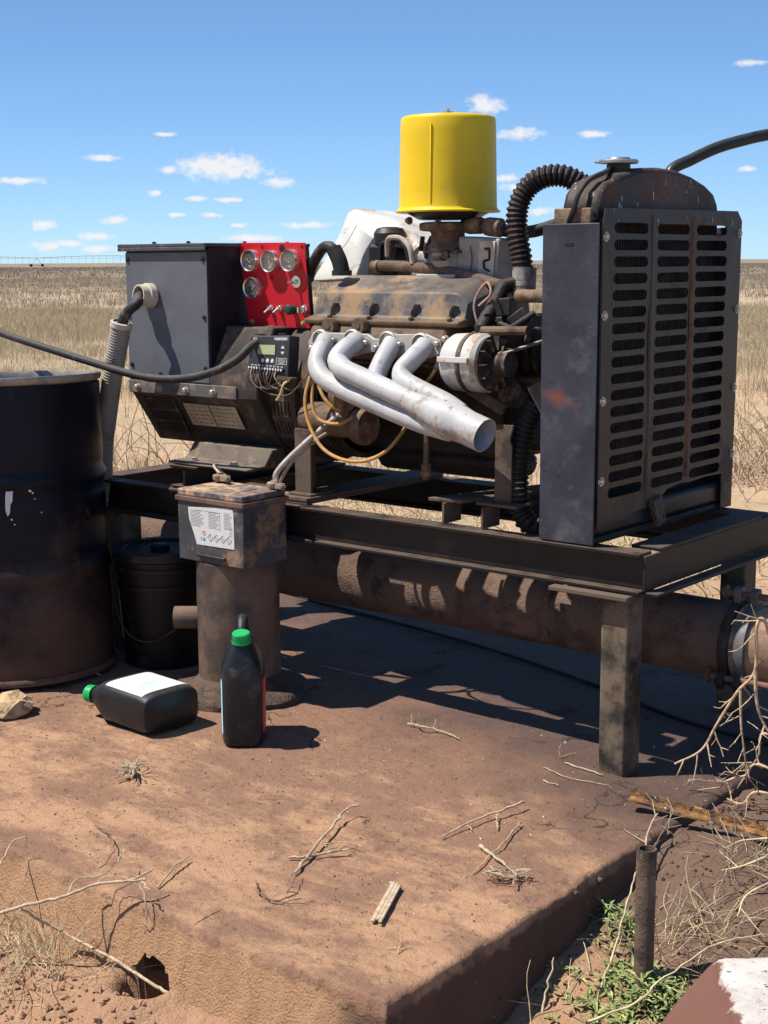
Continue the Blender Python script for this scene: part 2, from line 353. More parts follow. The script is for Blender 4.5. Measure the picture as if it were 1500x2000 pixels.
mat('rust_pink', (.15, .08, .06), .75, .1, .2, 30)
mat('straw_', (.50, .40, .24), .8, 0, .3, 25)
mat('straw_dark', (.24, .15, .095), .85, 0, .3, 25)

def extra(name, fn):
    # adds a shaped stain or mark to a material's base colour
    m = MAT[name]; nt = m.node_tree; N = nt.nodes; L = nt.links; b = N['Principled BSDF']; src = b.inputs['Base Color'].links[0].from_socket
    geo = N.new('ShaderNodeNewGeometry')
    def mth(op, a, c=0.0, cl=False):
        x = N.new('ShaderNodeMath'); x.operation = op; x.use_clamp = cl
        for i, v in enumerate((a, c)):
            if isinstance(v, (int, float)): x.inputs[i].default_value = v
            else: L.new(v, x.inputs[i])
        return x.outputs[0]
    def noise(s, d=6, st=None):
        n = N.new('ShaderNodeTexNoise'); n.inputs['Scale'].default_value = s; n.inputs['Detail'].default_value = d; n.inputs['Roughness'].default_value = .65
        if st: mp = N.new('ShaderNodeMapping'); mp.inputs['Scale'].default_value = st; L.new(geo.outputs['Position'], mp.inputs[0]); L.new(mp.outputs[0], n.inputs['Vector'])
        else: L.new(geo.outputs['Position'], n.inputs['Vector'])
        return n.outputs['Fac']
    sp = N.new('ShaderNodeSeparateXYZ'); L.new(geo.outputs['Position'], sp.inputs[0])
    f, colr = fn(mth, noise, sp.outputs[0], sp.outputs[1], sp.outputs[2])
    x = N.new('ShaderNodeMix'); x.data_type = 'RGBA'; L.new(f, x.inputs[0]); L.new(src, x.inputs[6]); x.inputs[7].default_value = (*colr, 1); L.new(x.outputs[2], b.inputs['Base Color'])
def red_mark(mth, noise, x, y, z):
    u = mth('DIVIDE', mth('ABSOLUTE', mth('ADD', x, .213)), .062); v = mth('DIVIDE', mth('ABSOLUTE', mth('ADD', mth('SUBTRACT', z, .948), mth('MULTIPLY', mth('ADD', x, .213), .22))), .034)
    d = mth('ADD', mth('ADD', u, v), mth('MULTIPLY', mth('SUBTRACT', noise(28), .5), 2.2))
    return mth('MULTIPLY', mth('SUBTRACT', 1.15, d, True), 0.85, True), (.17, .048, .038)
extra('radiator_side', red_mark)
def pale_scuff(mth, noise, x, y, z):
    d = mth('MULTIPLY', mth('SUBTRACT', noise(7, 9), .545), 9, True); return mth('MULTIPLY', d, .4), (.14, .135, .12)
extra('radiator_side', pale_scuff)
def drum_foot(mth, noise, x, y, z):
    # caked soil, thick at the foot and thinning out raggedly up the drum's right flank
    lim = mth('ADD', .08, mth('MULTIPLY', mth('ADD', x, 2.02), 1.5, True)); d = mth('ADD', mth('SUBTRACT', lim, z), mth('MULTIPLY', mth('SUBTRACT', noise(7, 9), .5), .9))
    return mth('MULTIPLY', d, 3.0, True), (.085, .046, .032)
extra('drum_navy', drum_foot)
def rust_run(mth, noise, x, y, z):
    d = mth('SUBTRACT', 1.0, mth('DIVIDE', mth('ABSOLUTE', mth('SUBTRACT', y, .36)), .16)); return mth('MULTIPLY', mth('MULTIPLY', d, mth('MULTIPLY', mth('SUBTRACT', noise(12), .42), 4, True), True), .8), (.15, .055, .03)
extra('tank_rusty', rust_run)

def droppings(mth, noise, x, y, z):
    d = mth('MULTIPLY', mth('SUBTRACT', noise(1.0, 3, (60, 70, 16)), .655), 30, True); return mth('MULTIPLY', d, mth('MULTIPLY', mth('SUBTRACT', z, 1.33), 14, True)), (.56, .55, .50)
extra('grille_black', droppings); extra('tank_rusty', droppings)
mat('block_paint', (.46, .42, .39), .75, 0, .15, 14, (.34, .27, .23), .4, 22, 0, spots=(.10, .045, .035), st=.62, ss=70, bump=.5, bs=90)

# ------------------------------------------------------------------ ground, slab, field
rng = np.random.default_rng(7)
def vnoise(x, y, s, seed=0):
    x = np.asarray(x, float)*s+seed*17.3; y = np.asarray(y, float)*s+seed*9.1
    xi = np.floor(x).astype(np.int64); yi = np.floor(y).astype(np.int64); fx = x-xi; fy = y-yi
    def h(a, b):
        n = (a*374761393+b*668265263+seed*144665) & 0x7fffffff
        n = ((n ^ (n >> 13))*1274126177) & 0x7fffffff
        return ((n ^ (n >> 16)) & 0xffff)/65535.0
    u = fx*fx*(3-2*fx); v = fy*fy*(3-2*fy)
    return (h(xi, yi)*(1-u)+h(xi+1, yi)*u)*(1-v)+(h(xi, yi+1)*(1-u)+h(xi+1, yi+1)*u)*v
def fbm(x, y, s, o=4, seed=0):
    t = 0; a = .5; n = 0
    for i in range(o): t = t+a*vnoise(x, y, s*2**i, seed+i); n += a; a *= .5
    return t/n-.5
def sstep(a, b, x): t = np.clip((x-a)/(b-a), 0, 1); return t*t*(3-2*t)
SX0, SX1, SY0, SY1 = -4.2, 0.24, -1.24, 1.25
HOLE = (-0.3394, -1.29, -0.1091)
def gz(x, y):
    x = np.asarray(x, float); y = np.asarray(y, float)
    z = -.21+0*x
    side = np.clip(-.06+(y+.344)*.205, -.23, -.03)
    w = sstep(1.6, .5, x)*sstep(-.1, .15, x)*sstep(3, 1, y)
    z = z*(1-w)+side*w
    far = np.hypot(x, y)
    z = z+fbm(x, y, 1.1, 4, 3)*.05*sstep(6, 1, far)+fbm(x, y, 9, 4, 5)*.022*sstep(7, 2, far)+fbm(x, y, 40, 3, 8)*.010*sstep(4, 2, far)
    z = z+fbm(x, y, .15, 3, 11)*.25*sstep(12, 40, far)
    # soil banked against the front of the slab, with a burrow in it
    z = z+.07*sstep(-1.75, -1.40, y)*sstep(-1.0, -1.3, y)*sstep(.3, .15, x)
    d = np.hypot((x-HOLE[0])/.062, (y-HOLE[1]-.02)/.085)+fbm(x, y, 30, 3, 13)*.35
    z = z-.17*sstep(1.0, .72, d)+.016*sstep(2.2, 1.3, d)*sstep(.9, 1.3, d)
    return z
def sheet(name, xs, ys, zf, m, cut=None):
    Xg, Yg = np.meshgrid(xs, ys, indexing='ij'); Zg = zf(Xg, Yg)
    nx, ny = len(xs), len(ys)
    co = np.stack([Xg, Yg, Zg], -1).reshape(-1, 3).astype(np.float32)
    i = (np.arange(nx-1)[:, None]*ny+np.arange(ny-1)[None, :]).reshape(-1)
    q = np.stack([i, i+ny, i+ny+1, i+1], -1)
    me = bpy.data.meshes.new(name); me.vertices.add(len(co)); me.vertices.foreach_set('co', co.ravel())
    me.loops.add(q.size); me.loops.foreach_set('vertex_index', q.ravel().astype(np.int32))
    me.polygons.add(len(q)); me.polygons.foreach_set('loop_start', np.arange(0, q.size, 4, dtype=np.int32))
    me.polygons.foreach_set('use_smooth', np.ones(len(q), bool)); me.update(); me.validate()
    me.materials.append(m); o = bpy.data.objects.new(name, me); COL.objects.link(o); o['kind'] = 'structure'; return o
def axis(a, b, step, lim):
    core = list(np.arange(a, b+1e-6, step)); lo = []; hi = []; s = step; x = a
    while x > -lim: s *= 1.18; x -= s; lo.append(x)
    s = step; x = b
    while x < lim: s *= 1.18; x += s; hi.append(x)
    return np.array(lo[::-1]+core+hi)

def soil_mat(name, build):
    m = bpy.data.materials.new(name); m.use_nodes = True; nt = m.node_tree; N = nt.nodes; L = nt.links; b = N['Principled BSDF']
    geo = N.new('ShaderNodeNewGeometry'); pos = geo.outputs['Position']; sp = N.new('ShaderNodeSeparateXYZ'); L.new(pos, sp.inputs[0])
    class K: pass
    k = K(); k.N = N; k.L = L; k.pos = pos; k.x, k.y, k.z = sp.outputs; k.b = b
    def noise(s, d=6, r=.62, stretch=None):
        n = N.new('ShaderNodeTexNoise'); n.inputs['Scale'].default_value = s; n.inputs['Detail'].default_value = d; n.inputs['Roughness'].default_value = r
        if stretch:
            mp = N.new('ShaderNodeMapping'); mp.inputs['Scale'].default_value = stretch; L.new(pos, mp.inputs[0]); L.new(mp.outputs[0], n.inputs['Vector'])
        else: L.new(pos, n.inputs['Vector'])
        return n.outputs['Fac']
    def rng_(s, a, c, lo=0., hi=1.):
        r = N.new('ShaderNodeMapRange'); r.clamp = True; r.interpolation_type = 'SMOOTHSTEP'; L.new(s, r.inputs[0])
        for i, v in zip((1, 2, 3, 4), (a, c, lo, hi)): r.inputs[i].default_value = v
        return r.outputs[0]
    def mth(op, a, c):
        x = N.new('ShaderNodeMath'); x.operation = op
        for i, v in enumerate((a, c)):
            if isinstance(v, (int, float)): x.inputs[i].default_value = v
            else: L.new(v, x.inputs[i])
        return x.outputs[0]
    def mix(f, a, c):
        x = N.new('ShaderNodeMix'); x.data_type = 'RGBA'
        if isinstance(f, float): x.inputs[0].default_value = f
        else: L.new(f, x.inputs[0])
        for i, v in ((6, a), (7, c)):
            if isinstance(v, tuple): x.inputs[i].default_value = (*v, 1)
            else: L.new(v, x.inputs[i])
        return x.outputs[2]
    k.noise, k.rng, k.mth, k.mix = noise, rng_, mth, mix
    def bump(h, s, d, prev=None):
        x = N.new('ShaderNodeBump'); x.inputs['Strength'].default_value = s; x.inputs['Distance'].default_value = d; L.new(h, x.inputs['Height'])
        if prev is not None: L.new(prev, x.inputs['Normal'])
        return x.outputs[0]
    k.bump = bump
    build(k); b.inputs['Specular IOR Level'].default_value = .25; return m
def slab_nodes(k):
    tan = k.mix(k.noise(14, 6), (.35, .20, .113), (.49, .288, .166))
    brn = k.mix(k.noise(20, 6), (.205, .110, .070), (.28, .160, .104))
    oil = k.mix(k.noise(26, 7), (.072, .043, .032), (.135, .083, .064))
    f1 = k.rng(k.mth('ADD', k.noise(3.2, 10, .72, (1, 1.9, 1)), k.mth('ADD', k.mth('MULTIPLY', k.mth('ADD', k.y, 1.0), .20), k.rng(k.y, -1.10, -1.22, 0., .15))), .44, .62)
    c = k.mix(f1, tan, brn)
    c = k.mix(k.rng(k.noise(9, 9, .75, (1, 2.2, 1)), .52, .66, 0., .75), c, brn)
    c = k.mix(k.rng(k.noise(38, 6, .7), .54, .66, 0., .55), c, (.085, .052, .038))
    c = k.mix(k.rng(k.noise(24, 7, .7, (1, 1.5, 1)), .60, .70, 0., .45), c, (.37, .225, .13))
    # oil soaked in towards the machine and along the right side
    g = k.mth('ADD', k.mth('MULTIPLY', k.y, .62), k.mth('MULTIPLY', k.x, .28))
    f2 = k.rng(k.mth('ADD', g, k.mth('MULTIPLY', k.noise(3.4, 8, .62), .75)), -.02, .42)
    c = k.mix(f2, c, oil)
    # crust on the sloping front and sides: bare grainy sand
    side = k.rng(k.mth('ADD', k.z, k.mth('MULTIPLY', k.mth('SUBTRACT', k.noise(26, 5), .5), .05)), -.016, -.032); fr = k.rng(k.x, .19, .1)
    sand = k.mix(k.noise(60, 4), (.40, .225, .122), (.56, .33, .185))
    oils = k.mix(k.noise(9, 6), (.105, .062, .043), (.20, .118, .076))
    c = k.mix(side, c, k.mix(fr, oils, sand))
    c = k.mix(k.rng(k.noise(90, 2, .5), .735, .75), c, (.5, .42, .34))
    c = k.mix(k.rng(k.noise(55, 2, .5), .745, .76), c, (.045, .03, .025))
    vo = k.N.new('ShaderNodeTexVoronoi'); vo.feature = 'DISTANCE_TO_EDGE'; vo.inputs['Scale'].default_value = 1.15
    wv = k.N.new('ShaderNodeVectorMath'); wv.operation = 'ADD'; nv = k.N.new('ShaderNodeTexNoise'); nv.inputs['Scale'].default_value = 6; nv.inputs['Detail'].default_value = 6; k.L.new(k.pos, nv.inputs['Vector'])
    sc = k.N.new('ShaderNodeVectorMath'); sc.operation = 'SCALE'; sc.inputs['Scale'].default_value = .35; k.L.new(nv.outputs['Color'], sc.inputs[0]); k.L.new(k.pos, wv.inputs[0]); k.L.new(sc.outputs[0], wv.inputs[1]); k.L.new(wv.outputs[0], vo.inputs['Vector'])
    crk = k.mth('MULTIPLY', k.rng(vo.outputs['Distance'], .0065, .0015), k.rng(k.noise(2.3, 4), .50, .58)); c = k.mix(crk, c, (.05, .031, .023))
    k.L.new(c, k.b.inputs['Base Color'])
    r = k.N.new('ShaderNodeMapRange'); k.L.new(f2, r.inputs[0]); r.inputs[3].default_value = .95; r.inputs[4].default_value = .78; k.L.new(r.outputs[0], k.b.inputs['Roughness'])
    n = k.bump(k.noise(12, 9, .7), .7, .022); n = k.bump(k.noise(160, 5, .65), .8, .005, n)
    n2 = k.bump(k.noise(210, 4, .6), 1.0, .009, n)
    mx = k.N.new('ShaderNodeMix'); mx.data_type = 'VECTOR'; k.L.new(side, mx.inputs[0]); k.L.new(n, mx.inputs[4]); k.L.new(n2, mx.inputs[5])
    k.L.new(mx.outputs[1], k.b.inputs['Normal'])
def ground_nodes(k):
    soil = k.mix(k.noise(5, 8, .65), (.30, .168, .095), (.42, .25, .145))
    soil = k.mix(k.rng(k.noise(45, 5), .5, .72), soil, (.38, .24, .15))
    sand = k.mix(k.noise(.7, 7), (.38, .25, .155), (.53, .37, .235))
    lit = k.mix(k.noise(18, 6, .7), (.27, .20, .115), (.48, .38, .23))
    d = k.N.new('ShaderNodeVectorMath'); d.operation = 'LENGTH'; k.L.new(k.pos, d.inputs[0]); d = d.outputs['Value']
    c = k.mix(k.rng(d, 2.0, 4.0), soil, k.mix(k.rng(k.noise(1.5, 7, .65), .45, .6), sand, lit))
    field = k.mix(k.noise(.35, 8, .7), (.31, .235, .15), (.47, .37, .245))
    c = k.mix(k.rng(k.mth('ADD', d, k.mth('MULTIPLY', k.noise(.25, 4), 8.)), 18, 24), c, field)
    far = k.mix(k.noise(.02, 8, .7), (.18, .145, .10), (.26, .21, .145))
    c = k.mix(k.rng(d, 45, 150), c, far)
    # oily run-off beside the slab
    o = k.mth('MULTIPLY', k.rng(k.x, .1, .2), k.mth('MULTIPLY', k.rng(k.mth('ADD', k.mth('ADD', k.y, k.mth('MULTIPLY', k.x, .30)), k.mth('MULTIPLY', k.noise(4, 6), .5)), -.36, -.12), k.rng(k.x, 1.6, .7)))
    oil = k.mix(k.noise(16, 7), (.115, .070, .050), (.19, .12, .086))
    c = k.mix(o, c, oil)
    k.L.new(c, k.b.inputs['Base Color']); k.b.inputs['Roughness'].default_value = .95
    n = k.bump(k.noise(30, 6, .65), .8, .02); n = k.bump(k.noise(170, 4, .6), .8, .006, n); k.L.new(n, k.b.inputs['Normal'])
gx = axis(-2.2, 1.3, .016, 6000); gy = axis(-2.0, .6, .016, 6000)
sheet('ground', gx, gy, gz, soil_mat('soil', ground_nodes))

def slab_z(x, y, solid=False):
    e = fbm(x, y, 3, 4, 21)*.028+fbm(x, y, 26, 3, 23)*.014
    top = fbm(x, y, 2.2, 4, 31)*.012+fbm(x, y, 14, 4, 33)*.005-.006*sstep(.16, .26, fbm(x, y, 9, 4, 36))
    top = top+.010*sstep(-.3, .3, y)*0
    df = y-SY0+e; dr = SX1-x+e*.55; db = SY1-y; dl = x-SX0
    # rounded arris, then the front leans out and the right side drops nearly sheer
    def edge(d, r, slope):
        q = np.clip(r-d, 0, None); return np.where(d > r, 0, np.where(d > 0, -(r-np.sqrt(np.clip(r*r-q*q, 0, None)))*.9, -r*.9+d*slope))
    z = top+np.minimum(np.minimum(edge(df, .014, 2.6), edge(dr+fbm(x, y, 30, 3, 27)*.012, .016, 9.0)), np.minimum(edge(db, .03, 8), edge(dl, .03, 8)))
    z = z+np.where(df < 0, fbm(x, y, 16, 3, 41)*.03, 0)
    if solid: return np.clip(z, -.34, None)
    hole = (np.abs(x-HOLE[0]) < .058+fbm(x, y, 40, 2, 44)*.02) & (y < -1.195) & (y > -1.40)
    return np.where(hole, -.33, np.clip(z, -.34, None))
sx = np.concatenate([np.arange(-4.24, -2.1, .05), np.arange(-2.1, .19, .012), np.arange(.19, .285, .003)])
sy = np.concatenate([np.arange(-1.42, -1.17, .005), np.arange(-1.17, .1, .012), np.arange(.1, 1.31, .03)])
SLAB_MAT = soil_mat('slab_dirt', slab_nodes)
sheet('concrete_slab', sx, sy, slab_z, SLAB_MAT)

def attr_mat(name, rough=.85, trans=.35):
    m = bpy.data.materials.new(name); m.use_nodes = True; nt = m.node_tree; N = nt.nodes; L = nt.links
    b = N['Principled BSDF']; a = N.new('ShaderNodeAttribute'); a.attribute_name = 'Col'; L.new(a.outputs['Color'], b.inputs['Base Color'])
    b.inputs['Roughness'].default_value = rough; b.inputs['Specular IOR Level'].default_value = .2
    t = N.new('ShaderNodeBsdfTranslucent'); L.new(a.outputs['Color'], t.inputs[0]); mx = N.new('ShaderNodeMixShader'); mx.inputs[0].default_value = trans
    L.new(b.outputs[0], mx.inputs[1]); L.new(t.outputs[0], mx.inputs[2]); L.new(mx.outputs[0], N['Material Output'].inputs[0]); return m
GRASS_MAT = attr_mat('dry_grass')
def blades(name, P, h, w, lean, col, label, cat, kind='stuff', parent=None, curl=.4, origin=None):
    n = len(P); az = rng.uniform(0, 2*np.pi, n); la = rng.uniform(0, 2*np.pi, n)
    sd = np.stack([np.cos(az), np.sin(az), 0*az], -1)*w[:, None]/2
    ld = np.stack([np.cos(la), np.sin(la), 0*la], -1)*lean[:, None]
    up = np.zeros((n, 3)); up[:, 2] = 1
    mid = P+up*(h*.55)[:, None]+ld*(h*.35)[:, None]
    tip = P+up*(h*(1-.45*curl*lean))[:, None]+ld*(h*1.0)[:, None]
    o0 = np.array(origin if origin is not None else (0, 0, 0))
    V = np.stack([P-sd, P+sd, mid-sd*.8, mid+sd*.8, tip-sd*.15, tip+sd*.15], 1).reshape(-1, 3)-o0
    b = np.arange(n)*6; q = np.stack([np.stack([b, b+1, b+3, b+2], -1), np.stack([b+2, b+3, b+5, b+4], -1)], 1).reshape(-1, 4)
    me = bpy.data.meshes.new(name); me.vertices.add(len(V)); me.vertices.foreach_set('co', V.astype(np.float32).ravel())
    me.loops.add(q.size); me.loops.foreach_set('vertex_index', q.ravel().astype(np.int32))
    me.polygons.add(len(q)); me.polygons.foreach_set('loop_start', np.arange(0, q.size, 4, dtype=np.int32)); me.update()
    at = me.attributes.new('Col', 'FLOAT_COLOR', 'POINT'); c4 = np.ones((n, 6, 4), np.float32); c4[:, :, :3] = col[:, None, :]; at.data.foreach_set('color', c4.ravel())
    me.materials.append(GRASS_MAT); o = bpy.data.objects.new(name, me); COL.objects.link(o)
    if parent is not None: o.parent = parent
    else:
        o.location = tuple(o0); o['label'] = label; o['category'] = cat
    if kind: o['kind'] = kind
    return o
CX, CY = 1.716, -3.038
def wedge(n, d0, d1, half=.42):
    a = math.atan2(Hd.y, Hd.x)+rng.uniform(-half, half, n); d = np.sqrt(rng.uniform(d0*d0, d1*d1, n))
    return CX+np.cos(a)*d, CY+np.sin(a)*d, d
def pick(n, *cols): 
    c = np.array(cols)[rng.integers(0, len(cols), n)]; return c*rng.uniform(.75, 1.2, (n, 1))
def field(name, n, d0, d1, hm, wm, thr, per, spread, cols, label):
    x, y, d = wedge(n, d0, d1); keep = (fbm(x, y, .22, 4, 51) > thr-sstep(18, 24, d)*.6)
    x, y, d = x[keep], y[keep], d[keep]; m = len(x)
    x = np.repeat(x, per)+rng.normal(0, spread, m*per); y = np.repeat(y, per)+rng.normal(0, spread, m*per); d = np.repeat(d, per)
    P = np.stack([x, y, gz(x, y)-.01], -1); k = len(P)
    h = rng.uniform(.55, 1.15, k)*hm*np.clip(.85+fbm(x, y, .5, 3, 61)*1.6+fbm(x, y, .12, 3, 63)*1.2, .25, 1.6)
    return blades(name, P, h, rng.uniform(.6, 1.3, k)*wm*np.clip(d/22, .6, 18), np.abs(rng.normal(0, .35, k)), pick(k, *cols), label, 'grass')
STR = [(.56, .45, .27), (.48, .36, .22), (.62, .52, .34), (.40, .28, .18)]
field('field_grass', 15000, 19, 45, .24, .0065, -.2, 14, .13, STR+[(.52, .42, .29), (.40, .37, .22), (.58, .49, .34)], 'pale straw coloured dry grass covering the near part of the plain')
field('field_grass', 16000, 45, 140, .26, .009, -.3, 8, .25, [(.46, .37, .26), (.40, .315, .22), (.53, .44, .32), (.31, .24, .165)], 'brownish dry grass spreading to the horizon')
field('field_grass', 14000, 140, 480, .35, .012, -.4, 6, .8, [(.38, .31, .22), (.32, .255, .18), (.44, .36, .26), (.27, .21, .145)], 'dark brown grass along the horizon')

# ------------------------------------------------------------------ skid frame
sk = thing('skid_frame', 'dark steel skid frame on square legs carrying the engine and radiator', 'frame', (-1.0, .38, 0))
def ibeam_x(x0, x1, y0, y1, z0, z1, web, tf=.010, tw=.008):
    return MB().box(x0, x1, y0, y1, z1-tf, z1).box(x0, x1, y0, y1, z0, z0+tf).box(x0, x1, web-tw/2, web+tw/2, z0+tf, z1-tf)
ibeam_x(-2.12, .028, .0, .062, .475, .58, .034).build('rail', 'steel_black', sk, bevel=.002, label='long near rail with a dusty sunlit lower flange')
ibeam_x(-2.12, .028, .665, .75, .475, .58, .70).build('rail', 'steel_black', sk, bevel=.002)
# end beam: a channel with its web outwards
MB().box(.030, .040, .012, .738, .485, .574).box(-.045, .040, .087, .663, .574, .584).box(.040, .075, .012, .738, .475, .484).build('end_beam', 'steel_black', sk, bevel=.002)
MB().box(-2.12, -2.03, .087, .663, .565, .577).box(-2.08, -2.07, .087, .663, .48, .565).build('end_beam', 'steel_black', sk, bevel=.002)
MB().box(-.215, .012, -.030, -.001, .462, .474).build('foot_plate', 'steel_post', sk, bevel=.002, label='short dusty plate over the front leg')
for nm, x, y in (('leg', -.078, 0), ('leg', -.085, .672), ('leg', -1.98, .01), ('leg', -1.98, .67)):
    MB().box(x, x+.078, y, y+.078, -.03, .474).build(nm, 'steel_leg', sk, bevel=.008, seg=3)
# cross members on top of the rails
def cross(xc, w, z0, z1, y0=.0, y1=.75):
    return MB().box(xc-w/2, xc+w/2, y0, y1, z1-.009, z1).box(xc-.005, xc+.005, y0+.004, y1, z0+.008, z1-.009).box(xc-w/2, xc+w/2, y0+.002, y1, z0, z0+.008)
cross(-1.62, .12, .582, .655, .02, .74).build('cross_member', 'steel_black', sk, bevel=.002)
cross(-1.16, .12, .582, .600, .03, .70).build('cross_member', 'steel_post', sk, bevel=.002)
MB().prism([(-0.6504, 0.0339, 0.6)[:2], (-0.5505, 0.0503, 0.6)[:2], (-.36, .66), (-.46, .66)], 'z', .640, .65).box(-.60, -.592, .03, .11, .582, .64).box(-.47, -.462, .03, .11, .582, .64).build('cross_member', 'steel_post', sk, bevel=.002)
# upright engine mounts
MB().box(-1.186, -1.122, .075, .083, .60, .80).box(-1.186, -1.178, .083, .16, .60, .80).box(-1.20, -1.11, .06, .17, .600, .608).build('engine_mount', 'steel_post', sk, bevel=.002, label='dusty upright steel engine mount at the flywheel end')
MB().prism([(-.466, .65), (-.41, .65), (-.408, .80), (-.415, .82), (-.405, .86), (-.462, .86)], 'y', .085, .095).box(-.466, -.458, .095, .17, .65, .85).box(-.50, -.37, .05, .16, .642, .650).build('engine_mount', 'steel_post', sk, bevel=.002, label='dusty upright steel engine mount near the radiator')

# ------------------------------------------------------------------ radiator
rd = thing('radiator', 'black industrial radiator with slotted front grille standing on the skid', 'radiator', (-.18, .38, .58))
def sheet_holes(outer, holes, xpos, th, name, m, parent):
    # flat sheet in the YZ plane with real openings
    bm = bmesh.new(); ed = []
    o0 = ORI[parent]
    for loop in [outer]+holes:
        vs = [bm.verts.new((xpos-o0.x+.0035*mnoise.noise(Vector((p[0]*5, p[1]*5, 3))), p[0]-o0.y+.0012*mnoise.noise(Vector((p[0]*40, p[1]*40, 1))), p[1]-o0.z+.0012*mnoise.noise(Vector((p[0]*40, p[1]*40, 7))))) for p in loop]
        ed += [bm.edges.new((vs[i], vs[(i+1) % len(vs)])) for i in range(len(vs))]
    bmesh.ops.triangle_fill(bm, use_beauty=True, use_dissolve=False, edges=ed, normal=(1, 0, 0))
    g = bmesh.ops.extrude_face_region(bm, geom=bm.faces[:])
    bmesh.ops.translate(bm, vec=(th, 0, 0), verts=[e for e in g['geom'] if isinstance(e, bmesh.types.BMVert)])
    bmesh.ops.recalc_face_normals(bm, faces=bm.faces)
    me = bpy.data.meshes.new(name); bm.to_mesh(me); bm.free(); me.materials.append(MAT[m])
    o = bpy.data.objects.new(name, me); COL.objects.link(o); o.parent = parent; ORI[o] = o0; return o
def slot(y0, y1, zc, h, n=5):
    r = h/2; pts = []
    for k in range(n+1): a = -math.pi/2+math.pi*k/n; pts.append((y1-r+r*math.cos(a), zc+r*math.sin(a)))
    for k in range(n+1): a = math.pi/2+math.pi*k/n; pts.append((y0+r+r*math.cos(a), zc+r*math.sin(a)))
    return pts
holes = []
for (y0, y1) in ((.062, .231), (.279, .456), (.493, .674)):
    for k in range(17): holes.append(slot(y0, y1, 1.367-.0411*k, .0265))
outer = [(.012, .622), (.06, .628), (.11, .634), (.15, .632), (.19, .645), (.24, .648), (.29, .652), (.33, .664), (.37, .684), (.44, .69), (.50, .686), (.60, .69), (.69, .688), (.695, .586), (.76, .584),
         (.764, 1.395), (.735, 1.421), (.02, 1.413), (.012, 1.378)]
gr = sheet_holes(outer, holes, -.1025, .0035, 'grille', 'grille_black', rd)
for yc, mm in ((.255, 'grille_black'), (.475, 'grille_rust')):
    MB().prism([(yc-.012, -.0985), (yc-.004, -.0945), (yc+.004, -.0945), (yc+.012, -.0985)], 'z', .665 if yc < .3 else .70, 1.40)
    m_ = MB(); prof = [(-.0988, yc-.011), (-.0955, yc-.004), (-.0955, yc+.004), (-.0988, yc+.011)]
    m_.prism(prof, 'z', .67 if yc < .3 else .705, 1.400); m_.build('rib', mm, gr)
for yb, zs in ((.024, (1.345, 1.155, .945, .745)), (.748, (1.36, 1.15, .93, .74))):
    for z in zs: bolt(MB(), (-.099, yb, z), (1, 0, 0), .0085, .006).build('bolt', 'bolt_steel', gr)
for nm, y in (('side_panel', .0), ('side_panel', .752)):
    sgn = -1 if y < .3 else 1
    p = MB().box(-.268, -.106, y+.004, y+.009, .583, 1.378).box(-.268, -.262, y+.009 if sgn < 0 else y-.02, y+.03 if sgn < 0 else y+.004, .583, 1.378)
    p.build(nm, 'radiator_side', rd, bevel=.003, seg=2, label='blue-grey scuffed radiator side panel with a faded red mark' if sgn < 0 else None)
    if sgn < 0:
        # slotted hole and the faded painted mark
        MB().box(-.203, -.178, .0025, .0045, 1.325, 1.331).build('slot', 'belt', rd)
core = MB().box(-.215, -.165, .03, .74, .66, 1.40)
core.build('core', 'core', rd)
fins = MB()
for k in range(58): fins.box(-.165, -.157, .04+k*.012, .0425+k*.012, .67, 1.40)
f_ = fins.build('core_fins', 'fin', rd, smooth=0); f_['kind'] = 'stuff'
MB().box(-.24, -.112, .03, .74, .60, .66).build('bottom_tank', 'radiator_black', rd, bevel=.012)
MB().prism([(-.104, .585), (-.102, .585), (-.098, .66), (-.108, .66)], 'y', .70, .745).build('corner_strip', 'radiator_black', rd)
MB().prism([(.268, .662), (.318, .676), (.342, .60), (.302, .592)], 'x', -.10, -.085).build('crusted_bracket', 'foam', rd, jit=.004, label='crumbling crusted strip hanging below the grille')
MB().box(-.262, -.112, .015, .745, .583, .598).build('base_angle', 'steel_black', rd, bevel=.002)
# top tank
tk = [(.035, 1.375), (.038, 1.42), (.05, 1.452), (.078, 1.478), (.15, 1.50), (.25, 1.519), (.34, 1.524), (.43, 1.521), (.52, 1.508), (.60, 1.488), (.648, 1.468), (.672, 1.44), (.684, 1.40), (.686, 1.375)]
tank = MB().prism(tk, 'x', -.236, -.128).build('top_tank', 'tank_rusty', rd, bevel=.014, seg=3)
MB().box(-.245, -.14, .018, .034, 1.375, 1.415).build('strap', 'brown_metal', rd, bevel=.003)
MB().lathe([(.03, 0), (.03, .022), (.026, .024)], (-.18, .215, 1.505), (0, 0, 1), 20).build('filler_neck', 'tank_rusty', rd)
cp = MB().lathe([(.046, 0), (.05, .002), (.05, .008), (.046, .011), (.03, .012), (.028, .016), (0, .016)], (-.18, .215, 1.529), (.02, -.02, 1), 24).build('filler_cap', 'galvanised', rd)
MB().box(-.24, -.16, .196, .234, 1.532, 1.538).build('cap_lever', 'galvanised', cp, bevel=.002)
# fan and shroud behind the core
fan = thing('cooling_fan', 'dark engine fan hidden behind the radiator side panel', 'fan', (-.36, .38, .98))
MB().lathe([(.05, -.03), (.05, .03)], (-.36, .38, .98), (1, 0, 0), 16).build('hub', 'engine_black', fan)
for k in range(6):
    a = k*math.pi/3+.2; d = Vector((0, math.cos(a), math.sin(a))); t = Vector((.5, -math.sin(a), math.cos(a))).normalized()
    MB().obox(Vector((-.36, .38, .98))+d*.16, (.22, .075, .003), d, t.cross(d)).build('blade', 'galv_dim', fan)

